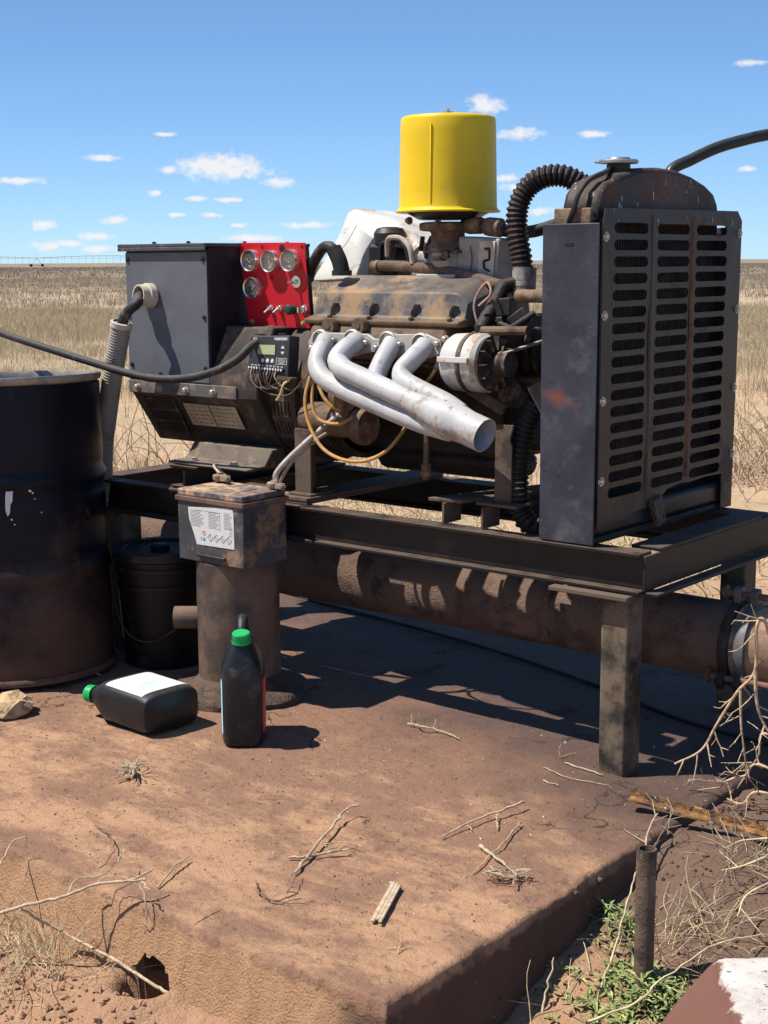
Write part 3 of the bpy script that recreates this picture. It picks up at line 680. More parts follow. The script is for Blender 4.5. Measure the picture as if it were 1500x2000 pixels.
# ------------------------------------------------------------------ engine
en = thing('engine', 'grimy V8 engine with a dusty tan valve cover between generator and radiator', 'engine', (-.9, .37, .6))
EX0, EX1 = -1.20, -.60
MB().prism([(.34, .72), (.54, .72), (.56, .84), (.60, 1.0), (.52, 1.06), (.37, 1.12), (.22, 1.06), (.145, 1.0), (.20, .97), (.33, .88)], 'x', EX0, EX1).build('block', 'engine_black', en, bevel=.012, jit=.006)
MB().prism([(.38, .65), (.54, .65), (.56, .72), (.35, .72)], 'x', -1.12, -.62).build('oil_pan', 'engine_black', en, bevel=.03, seg=3)
head = MB().prism([(.135, 1.02), (.128, 1.075), (.15, 1.108), (.37, 1.19), (.37, 1.02), (.25, .96)], 'x', -1.175, -.672).build('cylinder_head', 'engine_tan', en, bevel=.01, jit=.003)
MB().prism([(.605, 1.02), (.612, 1.075), (.59, 1.108), (.39, 1.19), (.39, 1.02), (.49, .96)], 'x', -1.175, -.672).build('cylinder_head', 'engine_tan', en, bevel=.01)
MB().prism([(.59, 1.11), (.57, 1.19), (.45, 1.235), (.42, 1.15)], 'x', -1.19, -.68).build('valve_cover', 'valve_cover', en, bevel=.015)
# near valve cover, with scallops pressed into its side above the bolts
VX0, VX1 = -1.195, -.632
BX = [-1.105, -.955, -.80, -.665]
def vc(u, v):
    x = VX0+(VX1-VX0)*u
    sec = [(.160, 1.122), (.172, 1.136), (.176, 1.15), (.182, 1.175), (.188, 1.198), (.194, 1.203), (.255, 1.226), (.315, 1.247), (.335, 1.249), (.36, 1.235), (.372, 1.19), (.375, 1.125)]
    t = v*(len(sec)-1); i = min(int(t), len(sec)-2); f = t-i
    y = sec[i][0]*(1-f)+sec[i+1][0]*f; z = sec[i][1]*(1-f)+sec[i+1][1]*f
    for b in BX:
        q = (abs(x-b)/.018)**2+(max(0, z-1.142)/.026)**2
        if q < 1 and y < .25: y += .016*min(1, (1-q)*5)
    e = max(0, (x-(VX1-.05))/.05); e2 = max(0, ((VX0+.03)-x)/.03)
    z -= (z-1.12)*(.34*e*e+.3*e2**3); y += (.27-y)*(.10*e2**3+.03*e)
    return (x, y, z)
vcm = MB().grid(vc, 150, 60)
n_ = 61
vcm.f.append(tuple(range(0, 61))); vcm.f.append(tuple(range(150*61+60, 150*61-1, -1)))
vcov = vcm.build('valve_cover', 'valve_cover', en, smooth=24, label='dusty tan and grey near valve cover with scalloped edge')
rail = MB().prism([(.143, 1.108), (.140, 1.122), (.176, 1.132), (.376, 1.128), (.376, 1.112)], 'x', VX0-.006, VX1+.004).build('flange', 'engine_tan', vcov, bevel=.004)
for b in BX: bolt(MB(), (b, .152, 1.126), (0, -.6, .8), .007, .010).build('bolt', 'engine_tan', vcov)
# oil filler elbow with its rubber pipe
MB().tube(spline([(-1.134, 0.24, 1.26), (-1.145, 0.24, 1.294), (-1.165, 0.24, 1.327)]), [.024]*17, 14).lathe([(.03, 0), (.03, .016)], (-1.134, 0.24, 1.248), (0, 0, 1), 16).build('breather', 'plastic_black', en)
MB().tube(spline([(-1.161, 0.24, 1.318), (-1.18, 0.24, 1.333), (-1.22, 0.25, 1.328), (-1.276, 0.27, 1.284), (-1.315, 0.29, 1.237)]), .017, 12).build('breather_pipe', 'hose_black', en)
MB().lathe([(.019, -.003), (.021, 0), (.021, .005), (.019, .008)], (-1.159, 0.24, 1.318), (-.4, 0, 1), 14).build('hose_clip', 'chrome', en)
# lifting bosses over the header flange
for p in ((-1.085, 0.135, 1.104), (-0.9703, 0.135, 1.107)):
    MB().lathe([(.022, 0), (.024, .004), (.024, .022)], (p[0], p[1]-.018, p[2]), (0, 1, 0), 18).lathe([(.009, 0), (.009, .0035)], (p[0], p[1]-.0205, p[2]), (0, 1, 0), 12).build('boss', 'engine_tan', en)
# manifold, rear cover, front cover
MB().prism([(.27, 1.10), (.47, 1.10), (.44, 1.245), (.30, 1.245)], 'x', -1.12, -.68).build('intake_manifold', 'engine_black', en, bevel=.01)
MB().lathe([(.20, 0), (.20, .05), (.18, .13), (.18, .14)], (-1.345, .37, .915), (1, 0, 0), 40).build('flywheel_housing', 'gen_brown', en, bevel=.003)
MB().box(-.62, -.55, .25, .49, .74, 1.14).lathe([(.07, 0), (.07, .09)], (-.56, .37, 1.03), (1, 0, 0), 20).build('front_cover', 'engine_black', en, bevel=.01, jit=.004)
MB().box(-.60, -.50, .16, .27, 1.05, 1.10).tube([(-.56, .15, 1.10), (-.56, .26, 1.22), (-.50, .31, 1.235)], .022, 12).build('water_outlet', 'engine_black', en, bevel=.006)
MB().lathe([(.018, 0), (.018, .10), (.024, .10), (.024, .115)], (-0.4851, 0.22, 1.195), (1, -.1, 0), 14).build('heater_nipple', 'brown_metal', en)
bk = MB()
for px, py, Yp, sx in ((985, 590, .2, .05), (1010, 615, .18, .035), (1035, 640, .17, .03), (975, 620, .22, .045), (1030, 590, .25, .04)):
    pass
MB().obox((-0.5301, 0.22, 1.164), (.06, .05, .05), (1, .2, .1)).obox((-0.4609, 0.2, 1.135), (.05, .03, .045), (.7, .2, .6)).tube([(-0.5584, 0.2, 1.129), (-0.4769, 0.18, 1.111), (-0.4167, 0.2, 1.153)], .010, 8).build('thermostat_housing', 'engine_black', en, bevel=.006, jit=.006)
for x, y, z, r in ((-.50, .37, 1.03, .075), (-.50, .37, .84, .085), (-.50, .22, .93, .04)):
    MB().lathe([(r*.4, -.02), (r, -.02), (r, -.012), (r*.86, -.004), (r*.86, .004), (r, .012), (r, .02), (r*.4, .02)], (x, y, z), (1, 0, 0), 28).build('pulley', 'alt_dark', en)
# starter, filter and low clutter in the shade of the header
MB().lathe([(.045, 0), (.05, .01), (.05, .17), (.04, .19)], (-1.183, 0.13, 0.828), (1, 0, 0), 20).build('starter_motor', 'engine_tan', en, bevel=.003)
MB().lathe([(.052, 0), (.055, .01), (.055, .03), (.05, .04)], (-0.9812, 0.13, 0.8154), (1, 0, 0), 24).build('starter_solenoid', 'brown_metal', en)
MB().lathe([(.028, 0), (.032, .01), (.032, .07), (.02, .08)], (-1.061, 0.12, 0.8973), (.9, -.3, -.2), 16).build('fuel_pump', 'brown_metal', en)
MB().tube([(-0.7065, 0.1, 0.8109), (-0.7084, 0.1, 0.7315)], .008, 8).lathe([(.012, 0), (.014, .004), (.014, .02), (.018, .022), (.018, .03), (.010, .045)], (-0.7084, 0.1, 0.7315), (0, 0, -1), 12).build('dipstick_tube', 'brown_metal', en)
for a, b in (((-0.9333, 0.14, 0.9916), (-0.9099, 0.1, 0.9511)), ((-0.8067, 0.14, 1.018), (-0.8064, 0.1, 0.9776)), ((-0.678, 0.14, 1.03), (-0.6761, 0.1, 0.9975))):
    MB().tube([a, b], [.011, .007], 10).build('spark_plug_boot', 'conduit', en)

# ------------------------------------------------------------------ exhaust header
hd = thing('exhaust_header', 'silver-white tubular exhaust header bolted to the engine side', 'exhaust', (-.9, .1, 1.05))
FL = [(-1.16, 0.125, 1.054), (-1.139, 0.125, 1.085), (-0.9314, 0.125, 1.085), (-0.9067, 0.125, 1.072), (-0.8745, 0.125, 1.072), (-0.8557, 0.125, 1.085), (-0.7219, 0.125, 1.091), (-0.6738, 0.125, 1.075), (-0.6632, 0.125, 1.039), (-0.7094, 0.125, 1.023), (-0.7346, 0.125, 1.045), (-0.7947, 0.125, 1.037), (-0.8374, 0.125, 1.015), (-0.8823, 0.125, 1.037), (-0.9454, 0.125, 1.029), (-0.9941, 0.125, 1.015), (-1.037, 0.125, 1.037), (-1.093, 0.125, 1.032), (-1.15, 0.125, 1.031)]
MB().prism([(p[0], p[2]) for p in FL], 'y', .112, .124).build('flange', 'header_flange', hd, bevel=.002)
for p in ((-1.14, 0.11, 1.038), (-1.055, 0.11, 1.063), (-0.9305, 0.11, 1.059), (-0.8926, 0.11, 1.046), (-0.8066, 0.11, 1.059), (-0.6748, 0.11, 1.064), (-0.6485, 0.11, 1.078)):
    bolt(MB(), (p[0], .112, p[2]), (0, -1, 0), .0085, .012).build('bolt', 'bolt_steel', hd)
TR = .0275
def htube(pts, nm='tube', rr=TR):
    MB().lathe([(rr, -.004), (rr+.0045, .0), (rr+.0045, .004), (rr, .008)], (pts[0][0], .108, pts[0][2]), (0, -1, 0), 20, caps=False).build('weld_bead', 'header_flange', hd)
    p = spline(pts, 10); return MB().tube(p, rr, 20).build(nm, 'header_white', hd, smooth=60)
htube([(-1.103, 0.13, 1.063), (-1.071, 0.085, 1.053), (-1.054, 0.045, 1.029), (-1.04, 0.02, 0.9943), (-1.004, 0.005, 0.9633), (-0.9357, 0, 0.9379), (-0.7914, -0.005, 0.8975), (-0.6427, -0.012, 0.8611), (-0.5372, -0.015, 0.8438)])
htube([(-0.9802, 0.13, 1.064), (-0.9593, 0.085, 1.057), (-0.9512, 0.035, 1.039), (-0.9528, 0.01, 1.014), (-0.9128, -0.01, 0.9914), (-0.8494, -0.012, 0.9715), (-0.7261, -0.018, 0.9359), (-0.6017, -0.02, 0.8989), (-0.5236, -0.022, 0.874)], rr=.030)
htube([(-0.8486, 0.13, 1.064), (-0.8271, 0.085, 1.046), (-0.8165, 0.04, 1.012), (-0.8123, 0.01, 0.9689), (-0.7861, 0, 0.9285)])
htube([(-0.7312, 0.13, 1.062), (-0.7128, 0.09, 1.05), (-0.7134, 0.045, 1.024), (-0.7277, 0.02, 0.9932), (-0.7087, 0.005, 0.9686), (-0.6519, 0, 0.9468), (-0.558, -0.01, 0.9184), (-0.5038, -0.015, 0.8936)])
# collector: swells, then necks down to the outlet
c0 = Vector((-0.7119, -0.018, 0.9311)); c1 = Vector((-0.4153, -0.03, 0.8432)); ax = (c1-c0); Lc = ax.length; ax.normalize()
col = MB(); prof = [(.018, .0), (.0285, Lc*.10), (.035, Lc*.28), (.043, Lc*.44), (.0505, Lc*.56), (.052, Lc*.63), (.049, Lc*.71), (.0455, Lc*.80), (.0455, Lc), (.0425, Lc)]
col.lathe(prof, c0, ax, 36, caps=False); col.build('collector', 'header_white', hd, smooth=50)
MB().lathe([(.0425, Lc-.0005), (.0425, Lc*.66), (.0, Lc*.65)], c0, ax, 36, caps=False).build('bore', 'pipe_inside', hd, smooth=50)

# ------------------------------------------------------------------ alternator on the engine front
al = thing('charging_alternator', 'white-painted charging alternator with black fan and pulley beside the radiator', 'alternator', (-.54, .10, 1.02))
ac = Vector((-0.5528, 0.1, 1.019)); ac2 = Vector((1, 0.02, 0))
MB().lathe([(.03, -.062), (.068, -.060), (.077, -.045), (.079, -.008), (.079, .0)], ac, ac2, 36).build('case_half', 'alt_white', al, bevel=.002)
MB().lathe([(.079, .0), (.081, .002), (.081, .012), (.079, .014)], ac, ac2, 36).build('seam_band', 'alt_dark', al)
MB().lathe([(.079, .014), (.079, .045), (.070, .058), (.03, .060)], ac, ac2, 36).build('case_half', 'alt_white', al, bevel=.002)
fn = MB().lathe([(.072, .064), (.074, .068), (.02, .070)], ac, ac2, 30)
for k in range(12):
    a = k*math.pi/6; d = Vector((0, math.cos(a), math.sin(a))); fn.obox(ac+ac2*.080+d*.055, (.036, .016, .002), d, Vector((0, -d.z, d.y)))
fn.build('fan', 'alt_dark', al)
MB().lathe([(.012, .06), (.012, .095), (.034, .095), (.034, .102), (.027, .110), (.034, .118), (.034, .126), (.014, .126)], ac, ac2, 28).build('pulley', 'alt_dark', al)
for k in range(3):
    a = .9+k*2.1; MB().obox(ac+Vector((-.005, .079*math.cos(a), .079*math.sin(a))), (.10, .016, .012), (1, 0, 0), (0, math.cos(a), math.sin(a))).build('through_bolt_lug', 'alt_white', al, bevel=.002)
MB().tube([ac+Vector((.02, .02, .085)), ac+Vector((.16, .03, .088))], .012, 10).build('top_bracket', 'engine_tan', al)
MB().obox(ac+Vector((.06, .03, .080)), (.10, .03, .008), (1, .1, .05)).build('adjusting_bar', 'engine_tan', al, bevel=.002)
MB().obox(ac+Vector((.03, .03, -.10)), (.12, .022, .030), (.9, .2, -.5)).build('lower_bracket', 'brown_metal', al, bevel=.004)
bt = thing('drive_belt', 'narrow worn drive belt running from the alternator pulley to the engine', 'belt', (-.42, .2, 1.02))
pa = ac+ac2*.110
MB().obox(pa+Vector((.0, .135, .047)), (.29, .012, .006), (0, .27, .035), (0, -.1, 1)).build('run', 'belt_pale', bt, smooth=0)
MB().obox(pa+Vector((.0, .130, -.10)), (.34, .012, .006), (0, .26, -.20), (0, .5, 1)).build('run', 'belt', bt, smooth=0)

# ------------------------------------------------------------------ air cleaner and gas mixer
acn = thing('air_cleaner', 'bright yellow plastic air cleaner canister on top of the engine', 'air cleaner', (-.835, .37, 1.43))
AC = (-.835, .37, 1.43)
MB().lathe([(.152, -.002), (.153, .002), (.1445, .007), (.1425, .014), (.1415, .06), (.1385, .22), (.137, .256), (.135, .264), (.130, .2675), (.06, .268), (0, .268)], AC, (0, 0, 1), 64).build('canister', 'yellow', acn, smooth=50)
ds = Vector((.55, -.83, 0)).normalized()
MB().obox(Vector(AC)+Vector((.04, -.1345, .130)), (.005, .006, .22), (1, .3, 0), (.0, .012, 1)).build('moulded_rib', 'yellow', acn, bevel=.003)
MB().tube([Vector(AC)+Vector((0, 0, .26)), Vector(AC)+Vector((0, 0, .292))], .004, 8).obox(Vector(AC)+Vector((0, 0, .270)), (.05, .012, .003)).obox(Vector(AC)+Vector((0, 0, .279)), (.012, .03, .010)).build('wing_nut', 'bolt_steel', acn)
MB().lathe([(.085, -.022), (.115, -.006), (.122, -.001)], AC, (0, 0, 1), 40).build('base_pan', 'plastic_black', acn)
gm = thing('gas_mixer', 'rusty brown gas mixer and throttle body under the yellow canister', 'carburettor', (-.835, .37, 1.25))
MB().lathe([(.075, .0), (.085, .004), (.085, .022), (.07, .026)], (-.835, .37, 1.375), (0, 0, 1), 8).build('mixer_body', 'brown_metal', gm, bevel=.003)
MB().lathe([(.058, .0), (.062, .012), (.05, .03), (.05, .055), (.062, .065)], (-.835, .37, 1.315), (0, 0, 1), 20).build('mixer_neck', 'brown_metal', gm, bevel=.002)
MB().lathe([(.052, .0), (.052, .07)], (-.832, .37, 1.245), (0, 0, 1), 24).box(-.90, -.76, .30, .44, 1.238, 1.252).build('throttle_body', 'module_grey', gm, bevel=.003)
MB().box(-.89, -.77, .33, .41, 1.312, 1.320).build('throttle_flange', 'brown_metal', gm, bevel=.002)
for dx, dz in ((-.075, 1.405), (.03, 1.395)): bolt(MB(), (-.835+dx, .285, dz), (0, -1, 0), .008, .014).build('bolt', 'brown_metal', gm)
MB().tube([(-0.8799, 0.35, 1.36), (-0.8855, 0.34, 1.337), (-0.8931, 0.34, 1.297)], .006, 8).tube([(-0.92, 0.36, 1.361), (-0.9277, 0.36, 1.319)], .007, 8).build('throttle_lever', 'engine_black', gm)
MB().obox((-0.8213, 0.31, 1.296), (.03, .03, .012), (1, 0, 0)).obox((-0.7991, 0.31, 1.306), (.02, .02, .02), (1, .3, .2)).build('linkage_nut', 'brown_metal', gm, bevel=.002)
gh = thing('gas_hose', 'dusty rubber gas hose from the mixer towards the radiator', 'hose', (-.7, .37, 1.38))
MB().tube(spline([(-0.7795, 0.37, 1.391), (-0.734, 0.37, 1.393), (-0.68, 0.37, 1.382), (-0.6299, 0.4, 1.371), (-0.5934, 0.45, 1.371), (-0.5395, 0.5, 1.391)]), .018, 14).build('hose', 'hose_black', gh)
MB().lathe([(.022, 0), (.024, .01), (.024, .05), (.019, .06)], (-0.7667, 0.37, 1.389), (1, .05, 0), 16).lathe([(.025, 0), (.027, .01), (.027, .05), (.02, .055)], (-0.6979, 0.37, 1.386), (1, .05, -.1), 16).build('fitting', 'brown_metal', gh)
mo = thing('ignition_module', 'small dusty grey ignition box behind the engine, right of the throttle', 'box', (-.68, .42, 1.22))
mc = Vector((-0.7148, 0.4, 1.288))
MB().obox(mc, (.145, .10, .135), (.95, .0, -.06), (.06, 0, 1)).build('case', 'module_grey', mo, bevel=.006)
MB().obox(mc+Vector((.035, -.0525, .005)), (.055, .006, .105), (.95, 0, -.06), (.06, 0, 1)).build('cover', 'module_lid', mo, bevel=.002)
em = MB()
for k, (a, b) in enumerate((((-.005, .035), (.012, .035)), ((.012, .035), (.012, .005)), ((.012, .005), (-.008, .0)), ((-.008, .0), (-.006, -.02)), ((-.006, -.02), (.012, -.028)))):
    em.tube([mc+Vector((.035+a[0], -.0565, a[1])), mc+Vector((.035+b[0], -.0565, b[1]))], .0035, 6)
em.build('stencil_mark', 'engine_black', mo)
MB().tube(spline([(-0.7337, 0.34, 1.332), (-0.7262, 0.34, 1.296), (-0.7333, 0.34, 1.26)]), .002, 6).build('wire', 'wire_brown', mo)

# ------------------------------------------------------------------ white jug put over the distributor
wj = thing('cut_plastic_jug', 'dirty white plastic jug, cut open, tipped over the back of the engine', 'jug', (-1.2, .46, 1.24))
jo = [(-1.35, 0.36, 1.231), (-1.297, 0.36, 1.307), (-1.249, 0.36, 1.372), (-1.208, 0.36, 1.442), (-1.185, 0.36, 1.456), (-1.153, 0.36, 1.447), (-1.078, 0.36, 1.427), (-0.9972, 0.36, 1.404), (-0.9701, 0.36, 1.377), (-0.92, 0.36, 1.316), (-0.8971, 0.36, 1.274), (-0.9355, 0.36, 1.268), (-0.9644, 0.36, 1.317), (-0.9896, 0.36, 1.359), (-1.045, 0.36, 1.369), (-1.085, 0.36, 1.373), (-1.109, 0.36, 1.355), (-1.146, 0.36, 1.298), (-1.18, 0.36, 1.231)]
jp = [Vector((p[0], p[2], 0)) for p in jo]; pr_j = []
for a_, b_ in zip(jp, jp[1:]+jp[:1]):
    for k in range(5): pr_j.append(a_.lerp(b_, k/5))
cxj = -1.15; czj = 1.36; jm = MB(); rings = []
for yy, sc_ in ((.350, .93), (.354, .97), (.364, .99), (.385, 1.0), (.41, 1.0), (.44, 1.0), (.47, .995), (.50, .985), (.52, .96), (.53, .92)):
    ring = []
    for p in pr_j:
        q = Vector((cxj+(p[0]-cxj)*sc_+(yy-.36)*.12, yy, czj+(p[1]-czj)*sc_)); cr = mnoise.noise_vector(q*11)*.010+mnoise.noise_vector(q*30)*.0015; dy = (q.z-1.24)*.62; q += Vector((-dy*.82, dy, 0))
        ring.append(tuple(q+cr))
    rings.append(ring)
jm.loft(rings).build('shell', 'white_plastic', wj, smooth=70)
MB().tube(spline([(-1.002, 0.4, 1.35), (-0.9666, 0.4, 1.32), (-0.9395, 0.4, 1.297), (-0.9124, 0.41, 1.286)]), [.030]*10+[.022]*9+[.024]*6, 14).build('handle', 'white_plastic', wj, jit=.006)
MB().tube([(-1.167, 0.349, 1.398), (-1.202, 0.349, 1.353), (-1.245, 0.349, 1.31)], .0010, 5).build('mould_line', 'print_grey', wj)
di = thing('distributor', 'black distributor cap with leads under the white jug', 'distributor', (-1.14, .36, 1.25))
dp = Vector((-1.078, 0.4, 1.298))
MB().obox(dp+Vector((0, .0, -.012)), (.11, .09, .11), (1, 0, 0)).build('housing', 'plastic_black', di, bevel=.012)
MB().lathe([(.05, 0), (.05, .03), (.04, .045), (.02, .05)], dp+Vector((0, 0, .045)), (0, 0, 1), 20).build('cap', 'plastic_black', di)
for k, (a, b, c) in enumerate((((752, 500), (753, 465), (785, 470)), ((760, 510), (772, 470), (805, 500)), ((745, 505), (768, 478), (800, 515)))):
    pass
MB().tube(spline([(-1.039, 0.34, 1.305), (-1.03, 0.33, 1.35), (-1.012, 0.33, 1.359), (-0.9754, 0.33, 1.354), (-0.9386, 0.32, 1.327), (-0.9272, 0.32, 1.282)]), .008, 8).build('lead', 'module_grey', di)
MB().tube(spline([(-1.029, 0.34, 1.297), (-1.013, 0.34, 1.343), (-0.9658, 0.33, 1.334), (-0.9467, 0.33, 1.278)]), .006, 8).build('lead', 'plastic_black', di)
MB().tube(spline([(-1.077, 0.35, 1.275), (-1.073, 0.35, 1.336), (-1.041, 0.35, 1.347)]), .006, 8).build('lead', 'plastic_black', di)

# ------------------------------------------------------------------ hoses
uh = thing('radiator_hose', 'black ribbed hose arching from the engine up into the radiator top tank', 'hose', (-.5, .3, 1.24))
UP = [(-0.5227, 0.3, 1.239), (-0.5303, 0.3, 1.302), (-0.5446, 0.3, 1.364), (-0.5488, 0.31, 1.434), (-0.5225, 0.32, 1.488), (-0.4745, 0.33, 1.514), (-0.4216, 0.35, 1.513), (-0.3667, 0.38, 1.481)]
ribbed(UP, .0315, .0145, .006).build('ribbed_hose', 'hose_red', uh, smooth=25)
MB().tube([Vector(UP[0])+Vector((.003, 0, .03)), Vector(UP[0])+Vector((.003, 0, -.045))], .034, 18).build('taped_end', 'duct_tape', uh, jit=.004)
MB().lathe([(.028, -.06), (.028, -.02), (.036, -.018), (.036, -.006), (.03, -.004)], UP[0], (0, 0, 1), 16).build('hose_clamp', 'bolt_steel', uh)
lh = thing('radiator_hose', 'black ribbed hose curving down from the engine to the radiator bottom', 'hose', (-.4, .15, .6))
ribbed([(-0.3918, 0.17, 0.9095), (-0.4119, 0.15, 0.8411), (-0.4172, 0.13, 0.7597), (-0.4113, 0.12, 0.6919), (-0.4005, 0.12, 0.6232), (-0.3705, 0.13, 0.586), (-0.3457, 0.18, 0.5786), (-0.3268, 0.24, 0.586)], .0315, .0145, .006).build('ribbed_hose', 'hose_black', lh, smooth=25)
ov = thing('overflow_tube', 'thin black overflow tube running from the filler neck down the tank side', 'tube', (-.2, .0, 1.37))
MB().tube(spline([(-.19, .19, 1.515), (-0.153, 0.1, 1.502), (-0.166, 0.05, 1.482), (-0.1746, 0.02, 1.449), (-0.1848, 0.012, 1.41), (-0.2038, 0.02, 1.374), (-.2, .03, 1.33)]), .0065, 10).build('tube', 'hose_black', ov)
bh = thing('heater_hose', 'braided brown hose lying along the top of the valve cover', 'hose', (-.9, .32, 1.26))
ribbed([(-1.089, 0.33, 1.275), (-1.025, 0.33, 1.276), (-0.9275, 0.33, 1.272), (-0.8141, 0.33, 1.26), (-0.7151, 0.32, 1.245), (-0.612, 0.3, 1.224), (-0.5378, 0.28, 1.214)], .0165, .006, .0014, 14).build('braided_hose', 'hose_brown', bh, smooth=25)
MB().lathe([(.02, 0), (.02, .014)], (-1.075, 0.33, 1.273), (1, 0, 0), 14).build('hose_clip', 'brown_metal', bh)
sh2 = thing('supply_hose', 'thick glossy black hose leaving the radiator towards the upper right', 'hose', (-.2, .6, 1.45))
pS = [Vector((-.26, .50, 1.40)), Vector((-.24, .60, 1.46)), Vector((-0.25, 0.6203, 1.53)), Vector((-0.22, 0.6813, 1.564)), Vector((-0.18, 0.7549, 1.598)), Vector((-0.14, 0.8316, 1.621)), Vector((-0.1, 0.9111, 1.639))]
pS.append(pS[-1]*2-pS[-2]+Vector((0, 0, -.01))); pS.append(pS[-1]+Vector((.1, .3, -.08))); pS.append(pS[-1]+Vector((.1, .5, -.5))); pS.append(pS[-1]+Vector((.05, .2, -1.23)))
MB().tube(spline(pS), .0165, 16).build('hose', 'hose_green', sh2)

# ------------------------------------------------------------------ leads around the engine
for nm, pts, r, m, lab, cat in (
    ('spark_plug_lead', [(-1.096, 0.05, 0.9605), (-1.099, 0.03, 0.8946), (-1.075, 0.02, 0.8222), (-1.016, 0.01, 0.7604), (-0.929, 0, 0.7344), (-0.8519, 0.01, 0.7368), (-0.7935, 0.03, 0.7683), (-0.7783, 0.08, 0.815), (-0.7823, 0.12, 0.8473)], .0052, 'cord_orange', 'dusty orange lead hanging lowest in a wide loop below the header', 'wire'),
    ('spark_plug_lead', [(-1.093, 0.06, 0.96), (-1.08, 0.04, 0.8799), (-1.053, 0.04, 0.8368), (-0.9906, 0.05, 0.8281), (-0.9663, 0.09, 0.8454)], .0052, 'cord_orange', 'dusty orange lead making the small loop beside the starter motor', 'wire'),
    ('spark_plug_lead', [(-1.092, 0.07, 0.9594), (-1.054, 0.06, 0.9022), (-1.017, 0.07, 0.8692), (-0.9942, 0.1, 0.8652)], .005, 'cord_orange', 'short orange lead running behind the first header tube', 'wire'),
    ('spark_plug_lead', [(-0.6761, 0.1, 0.9947), (-0.6897, 0.09, 0.9694), (-0.7208, 0.1, 0.9459)], .005, 'cord_orange', 'short orange lead below the spark plug boot nearest the alternator', 'wire'),
    ('sensor_wire', [(-0.5727, 0.16, 1.11), (-0.5885, 0.16, 1.165), (-0.5805, 0.17, 1.206), (-0.5588, 0.18, 1.231), (-0.5413, 0.17, 1.2), (-0.5659, 0.15, 1.168)], .0035, 'wire_pink', 'thin pinkish wire looping over the front end of the valve cover', 'wire'),
    ('sensor_wire', [(-1.39, 0.06, 1.001), (-1.306, 0.06, 0.9117), (-1.2, 0.06, 0.8988), (-1.147, 0.07, 0.9418), (-1.138, 0.09, 0.9665)], .0022, 'wire_brown', 'thin dark wire sagging from the controller to the header', 'wire'),
    ('sensor_wire', [(-1.198, 0.07, 0.9439), (-1.214, 0.06, 0.9285), (-1.226, 0.06, 0.9005), (-1.243, 0.06, 0.8811)], .0035, 'wire_yellow', 'short yellow wire hanging below the controller corner', 'wire'),
):
    t = thing(nm, lab, cat, pts[0]); MB().tube(spline(pts), r, 8).build('wire', m, t)

# ------------------------------------------------------------------ generator head
ge = thing('generator_head', 'grey and black generator head with a tall terminal box', 'generator', (-1.72, .35, .66))
BX0, BX1, BY0, BY1, BZ1 = -1.955, -1.568, .10, .56, 1.338
MB().box(BX0, BX1, BY0+.006, BY1, .90, BZ1).build('terminal_box', 'gen_black', ge, bevel=.003)
gp = MB().box(BX0+.003, BX1-.003, BY0, BY0+.0055, .912, 1.322).build('side_cover', 'gen_grey', ge, bevel=.002, label='blue-grey side cover with the conduit fitting')
for x, z in ((BX0+.015, 1.30), (BX1-.018, 1.30), (BX1-.018, 1.12), (BX0+.015, 1.12), (BX1-.018, .96), (BX0+.02, .96)):
    MB().lathe([(.007, 0), (.007, .004), (.004, .006)], (x, BY0, z), (0, -1, 0), 10).build('screw', 'belt', gp)
lid = MB().box(BX0-.018, BX1+.006, BY0-.014, BY1+.012, BZ1, BZ1+.011).box(BX0-.018, BX1+.006, BY0-.014, BY0-.008, BZ1-.012, BZ1).build('lid', 'lid_grey', ge, bevel=.002)
for x, y in ((-1.82, BY0+.01), (-1.66, BY0+.01), (-1.60, .3), (-1.60, .5)): bolt(MB(), (x, y, BZ1+.011), (0, 0, 1), .006, .006).build('bolt', 'gen_black', lid)
for y, z in ((.19, 1.19), (.19, 1.13), (.225, 1.19), (.225, 1.13), (.15, 1.19)):
    MB().lathe([(.004, 0), (.004, .0015)], (BX1, y, z), (1, 0, 0), 8).build('hole', 'belt', ge)
# skirt under the cover: bolted flange, then the chamfered lower housing with louvres and plates
MB().box(-1.952, -1.45, BY0-.004, BY0+.002, .868, .908).build('skirt_flange', 'gen_grey_dirty', ge, bevel=.002)
for x in (-1.905, -1.80, -1.675, -1.55): bolt(MB(), (x, BY0-.004, .886), (0, -1, 0), .009, .012).build('bolt', 'bolt_steel', ge)
def sec(s): return [(.35+(y-.35)*s, z) for y, z in ((.102, .872), (.22, .700), (.48, .700), (.598, .872), (.598, .93), (.52, 1.09), (.18, 1.09), (.102, .93))]
def px(x, s=1): return [(x, y, z) for y, z in sec(s)]
MB().loft([px(-1.95), px(-1.42), px(-1.37, .96)]).build('housing', 'gen_brown', ge, bevel=.006)
